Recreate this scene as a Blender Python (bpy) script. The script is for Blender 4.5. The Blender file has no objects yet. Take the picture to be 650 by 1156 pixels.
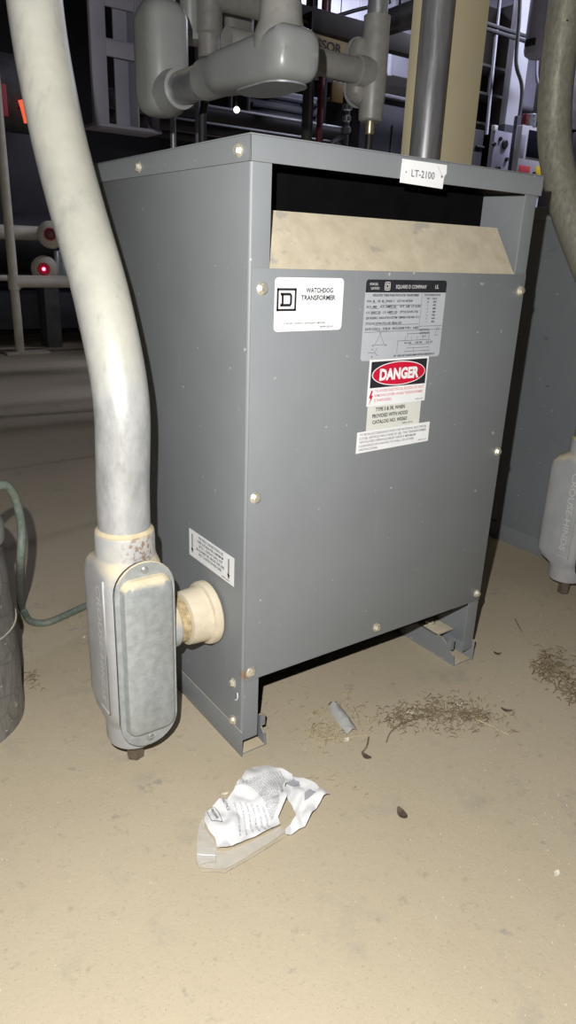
import bpy, bmesh, math, random
from mathutils import Vector as V, Matrix as MX, noise
sc = bpy.context.scene
COL = sc.collection
rnd = random.Random(7)

# ------------------------------------------------------------------ camera
CAM = V((-0.5216, -0.8335, 0.8023)); FPX = 798.0
RT = V((0.8188, -0.5729, 0.0369)); UP = V((0.1689, 0.3019, 0.9383)); FW = V((0.5487, 0.762, -0.3439))
cd = bpy.data.cameras.new('camera'); cam = bpy.data.objects.new('camera', cd); COL.objects.link(cam)
rot = MX((RT, UP, -FW)).transposed()
cam.matrix_world = MX.Translation(CAM) @ rot.to_quaternion().to_matrix().to_4x4()
cd.sensor_fit = 'VERTICAL'; cd.sensor_height = 36.0; cd.lens = FPX * 36.0 / 1156.0
cd.clip_start = 0.01; cd.clip_end = 60
sc.camera = cam

def ray(px, py): return RT * ((px - 325) / FPX) - UP * ((py - 578) / FPX) + FW
def at(px, py, Y):
    d = ray(px, py); return CAM + d * ((Y - CAM.y) / d.y)
def floor_at(px, py, z=0.0):
    d = ray(px, py); return CAM + d * ((z - CAM.z) / d.z)

# ------------------------------------------------------------------ materials
def nd(nt, t, **kw):
    n = nt.nodes.new(t)
    for k, v in kw.items():
        if hasattr(n, k): setattr(n, k, v)
        else: n.inputs[k].default_value = v
    return n
def mixc(nt, fac, a, b):
    m = nt.nodes.new('ShaderNodeMix'); m.data_type = 'RGBA'
    for s, v in ((0, fac), (6, a), (7, b)):
        if isinstance(v, (int, float)): m.inputs[s].default_value = v
        elif isinstance(v, tuple): m.inputs[s].default_value = (*v, 1) if len(v) == 3 else v
        else: nt.links.new(v, m.inputs[s])
    return m.outputs[2]
def ramp(nt, src, a, b, va=0.0, vb=1.0):
    m = nt.nodes.new('ShaderNodeMapRange'); m.clamp = True
    nt.links.new(src, m.inputs[0])
    for i, v in enumerate((a, b, va, vb)): m.inputs[i + 1].default_value = v
    return m.outputs[0]
def math_(nt, op, a, b=None):
    m = nt.nodes.new('ShaderNodeMath'); m.operation = op
    for i, v in enumerate((a, b)):
        if v is None: continue
        if isinstance(v, (int, float)): m.inputs[i].default_value = v
        else: nt.links.new(v, m.inputs[i])
    return m.outputs[0]
def noise_(nt, co, scale, detail=4, rough=.6, stretch=None):
    n = nt.nodes.new('ShaderNodeTexNoise'); n.inputs['Scale'].default_value = scale
    n.inputs['Detail'].default_value = detail; n.inputs['Roughness'].default_value = rough
    if stretch:
        mp = nt.nodes.new('ShaderNodeMapping'); mp.inputs['Scale'].default_value = stretch
        nt.links.new(co, mp.inputs[0]); co = mp.outputs[0]
    nt.links.new(co, n.inputs['Vector']); return n.outputs['Fac']
def base(name):
    m = bpy.data.materials.new(name); m.use_nodes = True; nt = m.node_tree
    bs = nt.nodes['Principled BSDF']; tc = nt.nodes.new('ShaderNodeTexCoord')
    return m, nt, bs, tc.outputs['Object']
def lin(r, g, b):
    f = lambda c: (c / 255 / 12.92) if c <= 10 else ((c / 255 + .055) / 1.055) ** 2.4
    return (f(r), f(g), f(b))
def put(nt, sock, v):
    if isinstance(v, (int, float)): sock.default_value = v
    elif isinstance(v, tuple): sock.default_value = (*v, 1) if len(v) == 3 else v
    else: nt.links.new(v, sock)
def plain(name, col, rough=.5, metal=0.0, var=.25, scale=30, emit=None, es=0, spec=.5, bump=0):
    """a paint or plastic: colour with soft mottling"""
    m, nt, bs, co = base(name)
    f = noise_(nt, co, scale)
    c2 = tuple(min(1, c * (1 + var)) for c in col); c1 = tuple(c * (1 - var) for c in col)
    put(nt, bs.inputs['Base Color'], mixc(nt, ramp(nt, f, .3, .7), c1, c2))
    put(nt, bs.inputs['Roughness'], ramp(nt, f, .2, .8, max(.05, rough - .1), min(1, rough + .1)))
    bs.inputs['Metallic'].default_value = metal; bs.inputs['Specular IOR Level'].default_value = spec
    if emit: bs.inputs['Emission Color'].default_value = (*emit, 1); bs.inputs['Emission Strength'].default_value = es
    if bump:
        b = nt.nodes.new('ShaderNodeBump'); b.inputs['Strength'].default_value = bump; b.inputs['Distance'].default_value = .002
        nt.links.new(f, b.inputs['Height']); nt.links.new(b.outputs[0], bs.inputs['Normal'])
    return m
DUST = (.50, .42, .29)
def dusty(name, col, col2, rough, metal, dust_lo, dust_hi, scale=60, dust=DUST, specks=True, bump=.15, streak=None, zr=None, spots=None, drough=.95, rust=None):
    """metal or paint with dust lying on the faces that point up"""
    m, nt, bs, co = base(name)
    f = noise_(nt, co, scale, 6, .7, streak); g = noise_(nt, co, scale * .25, 5, .65)
    c = mixc(nt, ramp(nt, f, .35, .65), col, col2)
    if specks:
        s = noise_(nt, co, 260, 2, .5)
        c = mixc(nt, ramp(nt, s, .72, .78, 0, .5), c, (.55, .53, .48))
    geo = nt.nodes.new('ShaderNodeNewGeometry'); sx = nt.nodes.new('ShaderNodeSeparateXYZ')
    nt.links.new(geo.outputs['Normal'], sx.inputs[0])
    up = math_(nt, 'ADD', sx.outputs['Z'], math_(nt, 'MULTIPLY', math_(nt, 'SUBTRACT', g, .5), .7))
    if zr:
        sz = nt.nodes.new('ShaderNodeSeparateXYZ'); nt.links.new(co, sz.inputs[0])
        up = math_(nt, 'ADD', up, ramp(nt, sz.outputs['Z'], zr[0], zr[1], 0, zr[2]))
    d = ramp(nt, up, dust_lo, dust_hi)
    c = mixc(nt, d, c, mixc(nt, ramp(nt, g, .3, .7), tuple(x * .86 for x in dust), tuple(min(1, x * 1.12) for x in dust)))
    if spots:
        q = noise_(nt, co, 16, 6, .75, (1, 1, .4)); c = mixc(nt, ramp(nt, q, .53, .68, 0, .6), c, spots)
        q = noise_(nt, co, 150, 2, .5); c = mixc(nt, ramp(nt, q, .68, .76, 0, .4), c, spots)
    if rust:
        vm = nt.nodes.new('ShaderNodeVectorMath'); vm.operation = 'DISTANCE'; nt.links.new(co, vm.inputs[0]); vm.inputs[1].default_value = rust
        q = math_(nt, 'MULTIPLY', ramp(nt, vm.outputs['Value'], .018, .034, 1, 0), ramp(nt, noise_(nt, co, 150, 3, .6), .50, .58))
        c = mixc(nt, math_(nt, 'MULTIPLY', q, .8), c, (.22, .13, .07))
    put(nt, bs.inputs['Base Color'], c)
    put(nt, bs.inputs['Metallic'], math_(nt, 'MULTIPLY', math_(nt, 'SUBTRACT', 1.0, d), metal))
    r = ramp(nt, f, .3, .7, rough - .08, rough + .1)
    put(nt, bs.inputs['Roughness'], math_(nt, 'MAXIMUM', r, math_(nt, 'MULTIPLY', d, drough)))
    if bump:
        b = nt.nodes.new('ShaderNodeBump'); b.inputs['Strength'].default_value = bump; b.inputs['Distance'].default_value = .001
        nt.links.new(f, b.inputs['Height']); nt.links.new(b.outputs[0], bs.inputs['Normal'])
    return m
M = {}
def paint_mat(name, col, rust_at=None, scuff=False):
    m, nt, bs, co = base(name)
    f = noise_(nt, co, 4, 5, .6); h = noise_(nt, co, 420, 2, .5)
    c = mixc(nt, ramp(nt, f, .3, .7), tuple(x * .93 for x in col), tuple(x * 1.06 for x in col))
    sp = noise_(nt, co, 75, 2, .4); c = mixc(nt, ramp(nt, sp, .745, .77, 0, .75), c, (.5, .5, .48))
    st = noise_(nt, co, 9, 3, .6, (3.5, 3.5, .5)); c = mixc(nt, ramp(nt, st, .66, .82, 0, .35), c, (.36, .33, .26))
    geo = nt.nodes.new('ShaderNodeNewGeometry'); sx = nt.nodes.new('ShaderNodeSeparateXYZ')
    nt.links.new(geo.outputs['Normal'], sx.inputs[0])
    c = mixc(nt, ramp(nt, math_(nt, 'ADD', sx.outputs['Z'], math_(nt, 'MULTIPLY', f, .4)), .8, 1.1), c, DUST)
    if scuff:
        q = noise_(nt, co, 16, 3, .5, (1, .45, 1.6)); c = mixc(nt, ramp(nt, q, .70, .73, 0, .8), c, (.02, .02, .022))
    if rust_at:
        vm = nt.nodes.new('ShaderNodeVectorMath'); vm.operation = 'DISTANCE'; nt.links.new(co, vm.inputs[0]); vm.inputs[1].default_value = rust_at
        d = math_(nt, 'ADD', vm.outputs['Value'], math_(nt, 'MULTIPLY', noise_(nt, co, 120), .006))
        c = mixc(nt, ramp(nt, d, .0085, .014, .7, 0), c, (.25, .13, .06))
    put(nt, bs.inputs['Base Color'], c)
    put(nt, bs.inputs['Roughness'], ramp(nt, f, .3, .7, .42, .54)); bs.inputs['Specular IOR Level'].default_value = .45
    b = nt.nodes.new('ShaderNodeBump'); b.inputs['Strength'].default_value = .12; b.inputs['Distance'].default_value = .0006
    nt.links.new(h, b.inputs['Height']); nt.links.new(b.outputs[0], bs.inputs['Normal'])
    return m
M['paint'] = paint_mat('grey enclosure paint', (.205, .218, .230), (.005, 0.0, .158))
M['paint2'] = paint_mat('scuffed grey enclosure paint', (.195, .208, .222), None, True)
M['black'] = plain('interior shade black', (.004, .004, .0045), .9, spec=.05)  # near-black colour standing in for the shade inside the cabinet
M['core'] = plain('dark core', (.012, .012, .013), .7)
M['baffle'] = None
def baffle():
    m, nt, bs, co = base('thick tan dust on sheet metal')
    f = noise_(nt, co, 30, 6, .65); g = noise_(nt, co, 14, 5, .6, (1, 2.5, 1))
    c = mixc(nt, ramp(nt, f, .3, .7), (.46, .40, .29), (.60, .53, .40))
    c = mixc(nt, ramp(nt, g, .60, .64, 0, .55), c, (.30, .29, .27))
    put(nt, bs.inputs['Base Color'], c); bs.inputs['Roughness'].default_value = .95
    b = nt.nodes.new('ShaderNodeBump'); b.inputs['Strength'].default_value = .4; b.inputs['Distance'].default_value = .001
    nt.links.new(f, b.inputs['Height']); nt.links.new(b.outputs[0], bs.inputs['Normal']); return m
M['baffle'] = baffle()
M['zinc'] = dusty('galvanised pipe', (.36, .38, .40), (.52, .53, .53), .42, .75, .35, .9, 70, streak=(1, 1, .35), dust=(.50, .45, .34))
M['dpipe'] = dusty('dusty galvanised conduit', (.40, .42, .43), (.55, .56, .57), .40, .45, .10, 1.0, 48, dust=(.425, .415, .36), streak=(1, 1, .45), zr=(.42, .74, .62), spots=(.26, .26, .24), drough=.5)
M['olive'] = dusty('mottled conduit', (.31, .30, .245), (.44, .425, .345), .34, .45, .3, 1.0, 130, dust=(.42, .38, .26), streak=(1, 1, .5))
M['cast'] = dusty('cast aluminium', (.38, .39, .40), (.44, .45, .46), .48, .12, .12, .5, 25, dust=(.56, .49, .35), bump=.1, rust=(.004, -.044, .388))
M['cover'] = dusty('stamped zinc cover', (.32, .345, .35), (.43, .46, .47), .36, .35, .22, .55, 80, dust=(.60, .52, .36), bump=.05)
M['pcast'] = dusty('grey painted casting', (.29, .30, .295), (.315, .325, .315), .36, .1, .75, 1.3, 14, dust=(.36, .34, .28), bump=.03)
M['pcastd'] = dusty('dusty old casting', (.27, .265, .245), (.33, .325, .30), .42, .15, .5, 1.1, 30, dust=(.38, .35, .28), bump=.06)
M['tanhub'] = dusty('dust caked fitting', (.52, .45, .33), (.62, .55, .42), .8, .0, .3, .9, 40, dust=(.62, .55, .41))
M['ring'] = plain('tan caked dust', (.56, .47, .31), .9, 0, .15, 60)
M['castlight'] = plain('lighter raised metal', (.60, .60, .59), .5, .1, .05)  # lighter than the casting, for the raised frame and letters
M['thread'] = plain('dirty threads', (.42, .33, .19), .85, 0, .4, 90)
M['rust'] = plain('rusty threads', (.17, .095, .05), .7, .2, .4, 120)
M['steel'] = dusty('bare steel pipe', (.30, .30, .31), (.40, .40, .41), .34, .55, .6, 1.2, 90, streak=(1, 1, .1))
M['bolt'] = dusty('zinc plated bolt', (.66, .62, .50), (.80, .77, .66), .32, .7, .75, 1.3, 90)
M['brass'] = dusty('dull brass plug', (.36, .32, .22), (.46, .41, .29), .35, .8, .6, 1.2, 90)
M['plug'] = dusty('dark steel plug', (.16, .13, .10), (.24, .20, .16), .45, .6, .6, 1.2, 90)
M['white'] = plain('white label', (.80, .81, .82), .45, 0, .05, 20)
M['offwhite'] = plain('cream label', (.66, .67, .62), .5, 0, .06, 20)
M['silverlabel'] = plain('silver nameplate', (.46, .48, .52), .42, .1, .05, 20)
M['ink'] = plain('black ink', (.02, .02, .025), .5, 0, .1)
M['greyink'] = plain('grey ink', (.20, .20, .23), .5, 0, .1)
M['red'] = plain('red ink', (.55, .01, .04), .4, 0, .08)
M['print'] = plain('pale print', (.33, .33, .36), .5, 0, .05)
M['redtext'] = plain('faded red ink', (.62, .22, .25), .5, 0, .08)
M['silverink'] = plain('silver ink', (.5, .5, .5), .4, 0, .05)
M['column'] = plain('beige column paint', (.70, .61, .40), .55, 0, .05, 3)
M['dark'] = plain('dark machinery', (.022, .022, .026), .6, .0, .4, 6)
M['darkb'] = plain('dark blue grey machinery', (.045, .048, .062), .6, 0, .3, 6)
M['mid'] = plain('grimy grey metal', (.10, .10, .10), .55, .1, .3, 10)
M['lilac'] = plain('lavender grey paint', (.30, .29, .36), .55, 0, .1, 8)
M['pale'] = plain('pale panel paint', (.50, .50, .55), .6, 0, .08, 4)
M['whitepipe'] = plain('off white pipe', (.62, .58, .47), .5, 0, .12, 12)
M['brown'] = plain('dark brown board', (.04, .032, .024), .7, 0, .25, 10)
M['redpipe'] = plain('dull red pipe', (.16, .035, .04), .45, 0, .2, 20)
M['chrome'] = plain('bright metal', (.62, .64, .68), .22, .9, .1, 20)
M['tin'] = plain('tin', (.55, .62, .68), .3, .6, .1, 20)
M['sign'] = plain('yellowed sign board', (.46, .35, .17), .6, 0, .15, 20)
M['signdark'] = plain('brown sign board', (.20, .16, .095), .6, 0, .2, 20)
M['mustard'] = plain('dim mustard card', (.20, .13, .02), .6, 0, .1)
M['yellow'] = plain('yellow sticker', (.75, .52, .03), .5, 0, .05)
M['redst'] = plain('red sticker', (.50, .07, .08), .5, 0, .08)
M['cable'] = plain('black cable', (.012, .012, .013), .5)
M['hose'] = None
def hose_mat():
    m, nt, bs, co = base('green hose')
    f = noise_(nt, co, 75, 6, .8)
    c = mixc(nt, ramp(nt, f, .40, .66), (.10, .145, .118), (.225, .22, .185))
    put(nt, bs.inputs['Base Color'], c); bs.inputs['Roughness'].default_value = .6; return m
M['hose'] = hose_mat()
def drum_mat():
    m, nt, bs, co = base('crinkled grey jacket')
    f = noise_(nt, co, 22, 6, .7, (1, 1, .35)); w = nt.nodes.new('ShaderNodeTexVoronoi'); w.feature = 'DISTANCE_TO_EDGE'; w.inputs['Scale'].default_value = 22
    nt.links.new(co, w.inputs['Vector'])
    c = mixc(nt, ramp(nt, f, .3, .7), (.13, .125, .115), (.30, .29, .27))
    c = mixc(nt, ramp(nt, w.outputs['Distance'], .0, .05, .45, 0), c, (.07, .065, .06))
    sp = noise_(nt, co, 90, 2, .5); c = mixc(nt, ramp(nt, sp, .70, .74), c, (.55, .54, .5))
    put(nt, bs.inputs['Base Color'], c); bs.inputs['Metallic'].default_value = .25; bs.inputs['Roughness'].default_value = .55
    b = nt.nodes.new('ShaderNodeBump'); b.inputs['Strength'].default_value = .7; b.inputs['Distance'].default_value = .004
    nt.links.new(f, b.inputs['Height']); nt.links.new(b.outputs[0], bs.inputs['Normal']); return m
M['drum'] = drum_mat()
def floor_mat():
    m, nt, bs, co = base('dusty concrete')
    a = noise_(nt, co, 1.6, 6, .6); f = noise_(nt, co, 9, 7, .65); g = noise_(nt, co, 210, 4, .7); h = noise_(nt, co, 48, 5, .7)
    c = mixc(nt, ramp(nt, a, .3, .7), (.445, .38, .272), (.505, .433, .315))
    c = mixc(nt, ramp(nt, f, .58, .70, 0, .45), c, (.31, .29, .245))
    k = noise_(nt, co, 24, 4, .6); c = mixc(nt, ramp(nt, k, .66, .72, 0, .45), c, (.25, .25, .24))
    c = mixc(nt, ramp(nt, f, .25, .42, .35, 0), c, (.50, .44, .33))
    c = mixc(nt, ramp(nt, g, .64, .74, 0, .4), c, (.56, .50, .39))
    c = mixc(nt, ramp(nt, g, .27, .42, .6, 0), c, (.24, .20, .14))
    c = mixc(nt, ramp(nt, h, .60, .70, 0, .4), c, (.27, .235, .18))
    put(nt, bs.inputs['Base Color'], c); bs.inputs['Roughness'].default_value = .9; bs.inputs['Specular IOR Level'].default_value = .25
    b = nt.nodes.new('ShaderNodeBump'); b.inputs['Strength'].default_value = .35; b.inputs['Distance'].default_value = .0015
    nt.links.new(math_(nt, 'ADD', g, math_(nt, 'MULTIPLY', h, 1.5)), b.inputs['Height']); nt.links.new(b.outputs[0], bs.inputs['Normal']); return m
M['floor'] = floor_mat()
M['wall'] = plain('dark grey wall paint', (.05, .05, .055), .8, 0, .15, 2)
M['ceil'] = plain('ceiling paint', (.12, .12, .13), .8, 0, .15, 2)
M['grit'] = plain('pale grit', (.50, .45, .35), .8, 0, .3, 200)
M['twig'] = plain('dry twig', (.20, .155, .09), .8, 0, .5, 120)
M['straw'] = plain('pale straw', (.40, .335, .215), .7, 0, .25, 120)
M['leaf'] = plain('brown leaf', (.085, .06, .04), .7, 0, .4, 120)
M['chip'] = plain('white chip', (.75, .70, .58), .6, 0, .1, 60)
M['paper'] = plain('printed white pouch', (.80, .80, .80), .35, 0, .04, 30)
M['paperdark'] = plain('darker pouch grey', (.36, .365, .39), .4, 0, .08, 30)
M['seam'] = plain('pouch seam', (.42, .38, .31), .3)
def film():
    m, nt, bs, co = base('clear plastic film')
    bs.inputs['Base Color'].default_value = (.8, .78, .72, 1); bs.inputs['Roughness'].default_value = .15
    bs.inputs['Alpha'].default_value = .30; return m
M['film'] = film()
M['lamp'] = plain('lamp diffuser', (.8, .8, .85), .5, emit=(.75, .78, 1.0), es=3)
M['led'] = plain('red lamp lens', (.35, .01, .03), .3, emit=(1, .02, .08), es=.10)
M['ledcore'] = plain('lit red lamp', (.9, .2, .3), .3, emit=(1, .10, .20), es=8)
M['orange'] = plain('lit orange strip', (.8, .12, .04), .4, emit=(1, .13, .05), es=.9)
M['spark'] = plain('lit pilot lamp', (.9, .9, .8), .3, emit=(1, .98, .75), es=3)
M['glass'] = plain('dark display glass', (.012, .013, .02), .08)

# ------------------------------------------------------------------ mesh builder
class MB:
    def __init__(s): s.bm = bmesh.new()
    def merge(s, b, mat=None):
        if mat is not None: bmesh.ops.transform(b, matrix=mat, verts=b.verts)
        me = bpy.data.meshes.new('t'); b.to_mesh(me); b.free(); s.bm.from_mesh(me); bpy.data.meshes.remove(me); return s
    def box(s, x0, x1, y0, y1, z0, z1, bev=0, seg=2, mat=None):
        b = bmesh.new(); bmesh.ops.create_cube(b, size=1)
        for v in b.verts: v.co = V((x0 + (v.co.x + .5) * (x1 - x0), y0 + (v.co.y + .5) * (y1 - y0), z0 + (v.co.z + .5) * (z1 - z0)))
        if bev: bmesh.ops.bevel(b, geom=b.edges[:], offset=bev, segments=seg, affect='EDGES', profile=.5)
        return s.merge(b, mat)
    def loft(s, loops, cap=(True, True), mat=None, closed=True):
        b = bmesh.new(); L = [[b.verts.new(p) for p in lp] for lp in loops]; n = len(L[0])
        for a, c in zip(L, L[1:]):
            for i in range(n if closed else n - 1):
                j = (i + 1) % n; b.faces.new((a[i], a[j], c[j], c[i]))
        if cap[0]: b.faces.new(L[0][::-1])
        if cap[1]: b.faces.new(L[-1])
        bmesh.ops.recalc_face_normals(b, faces=b.faces[:])
        return s.merge(b, mat)
    def tube(s, pts, r, seg=20, cap=(True, True), mat=None):
        pts = [V(p) for p in pts]; n = len(pts); rr = r if isinstance(r, (list, tuple)) else [r] * n
        tans = [(pts[min(i + 1, n - 1)] - pts[max(i - 1, 0)]).normalized() for i in range(n)]
        u = tans[0].orthogonal().normalized(); loops = []
        for i in range(n):
            u = (u - tans[i] * u.dot(tans[i])).normalized(); w = tans[i].cross(u)
            loops.append([pts[i] + (u * math.cos(2 * math.pi * k / seg) + w * math.sin(2 * math.pi * k / seg)) * rr[i] for k in range(seg)])
        return s.loft(loops, cap, mat)
    def lathe(s, prof, o, ax, seg=32, mat=None):
        """prof: list of (height along ax, radius)"""
        ax = V(ax).normalized(); u = ax.orthogonal().normalized(); w = ax.cross(u); o = V(o)
        return s.loft([[o + ax * h + (u * math.cos(2 * math.pi * k / seg) + w * math.sin(2 * math.pi * k / seg)) * max(r, 1e-4) for k in range(seg)] for h, r in prof], mat=mat)
    def prism(s, poly, o, u, w, d, mat=None, bev=0):
        """poly in the plane o + a*u + b*w, pushed out along the vector d"""
        o, u, w, d = V(o), V(u), V(w), V(d)
        a = [o + u * p[0] + w * p[1] for p in poly]
        if not bev: return s.loft([a, [p + d for p in a]], mat=mat)
        c = sum(a, V()) / len(a); sh = lambda p, k: p + (c - p).normalized() * k
        return s.loft([a, [p + d * (1 - bev / d.length) for p in a], [sh(p, bev) + d for p in a]], mat=mat)
    def add_bm(s, b): return s.merge(b)
    def out(s, name, mat, parent=None, mirror=None):
        bm = s.bm; bmesh.ops.remove_doubles(bm, verts=bm.verts, dist=1e-6)
        if parent is not None:
            off = V(); p = parent
            while p is not None: off += p.location; p = p.parent
            loc = V()
        else:
            co = [v.co for v in bm.verts]
            off = V(((min(c.x for c in co) + max(c.x for c in co)) / 2, (min(c.y for c in co) + max(c.y for c in co)) / 2, min(c.z for c in co))); loc = off.copy()
        bmesh.ops.translate(bm, verts=bm.verts, vec=-off)
        for f in bm.faces: f.smooth = True
        for e in bm.edges:
            if len(e.link_faces) == 2 and e.calc_face_angle(0) > .55: e.smooth = False
        me = bpy.data.meshes.new(name); bm.to_mesh(me); bm.free(); me.materials.append(M[mat] if isinstance(mat, str) else mat)
        o = bpy.data.objects.new(name, me); o.location = loc; COL.objects.link(o)
        if parent is not None: o.parent = parent
        return o
def tag(o, label, cat, group=None):
    o['label'] = label; o['category'] = cat
    if group: o['group'] = group
    return o
def thing(name, label, cat, loc, group=None):
    o = bpy.data.objects.new(name, None); o.location = V(loc); o.empty_display_size = .05; COL.objects.link(o)
    return tag(o, label, cat, group)
def struct(o, kind='structure'): o['kind'] = kind; return o
def dup(o, delta=None, parent=None):
    c = o.copy(); COL.objects.link(c)
    if parent: c.parent = parent
    if delta is not None: c.location = o.location + V(delta)
    for ch in list(o.children): dup(ch, None, c)
    return c
# --- lettering: font outlines turned into a mesh
def glyphs(txt, width, height, bold=False, xw=None):
    cu = bpy.data.curves.new('t', 'FONT'); cu.body = txt; cu.size = 1; cu.resolution_u = 3
    cu.offset = float(bold) * .030 if bold else .018
    ob = bpy.data.objects.new('t', cu); COL.objects.link(ob)
    dg = bpy.context.evaluated_depsgraph_get(); dg.update()
    me = bpy.data.meshes.new_from_object(ob.evaluated_get(dg)); b = bmesh.new(); b.from_mesh(me)
    bpy.data.objects.remove(ob); bpy.data.curves.remove(cu); bpy.data.meshes.remove(me)
    xs = [v.co.x for v in b.verts]; x0, x1 = min(xs), max(xs)
    sy = height / .73; sx = (width / (x1 - x0)) if width else sy
    for v in b.verts: v.co = V(((v.co.x - x0) * sx, v.co.y * sy, 0))
    return b
def text_on(mb, txt, o, u, w, width, height, bold=False, warp=None):
    """write txt with its lower left corner at o, running along u with w as up"""
    b = glyphs(txt, width, height, bold); o, u, w = V(o), V(u), V(w)
    for v in b.verts: v.co = o + u * v.co.x + w * v.co.y
    if warp:
        for v in b.verts: v.co = warp(v.co)
    return mb.merge(b)
def strip(mb, a, b, wd, n):
    """thin printed line from a to b"""
    a, b, n = V(a), V(b), V(n).normalized(); t = (b - a).normalized(); s = t.cross(n) * wd / 2
    bm = bmesh.new(); bm.faces.new([bm.verts.new(p) for p in (a - s, b - s, b + s, a + s)]); return mb.merge(bm)
X, Y, Z = V((1, 0, 0)), V((0, 1, 0)), V((0, 0, 1))
def rrect(w, h, r, n=5, cx=0, cy=0):
    p = []
    for (sx, sy, a0) in ((1, -1, -90), (1, 1, 0), (-1, 1, 90), (-1, -1, 180)):
        for k in range(n + 1):
            a = math.radians(a0 + 90 * k / n); p.append((cx + sx * (w / 2 - r) + r * math.cos(a), cy + sy * (h / 2 - r) + r * math.sin(a)))
    return p
def hexbolt(name, parent, c, n, r=.0062, mat='bolt', slot=False):
    """washer head hex bolt on a panel at c, pointing along n"""
    mb = MB(); n = V(n).normalized(); c = V(c); u = n.orthogonal().normalized(); w = n.cross(u)
    mb.lathe([(0, r * 1.42), (.0012, r * 1.42), (.0020, r * 1.25)], c, n, 20)
    a0 = rnd.random()
    hx = [(math.cos(a0 + k * math.pi / 3) * r, math.sin(a0 + k * math.pi / 3) * r) for k in range(6)]
    mb.prism(hx, c + n * .0018, u, w, n * .0048, bev=.0012)
    return mb.out(name, mat, parent)

# ------------------------------------------------------------------ the room
mb = MB(); mb.box(-4, 8, -3.5, 8.5, -.2, 0); struct(mb.out('floor', 'floor'))
mb = MB(); mb.box(-4, 8, -3.5, 8.5, 3.6, 3.8); struct(mb.out('ceiling', 'ceil'))
for nm, b in dict(wall_back=(-4, 8, 8.5, 8.7), wall_front=(-4, 8, -3.7, -3.5), wall_left=(-4.2, -4, -3.7, 8.7), wall_right=(8, 8.2, -3.7, 8.7)).items():
    mb = MB(); mb.box(*b, -.2, 3.8); struct(mb.out(nm, 'wall'))

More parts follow.
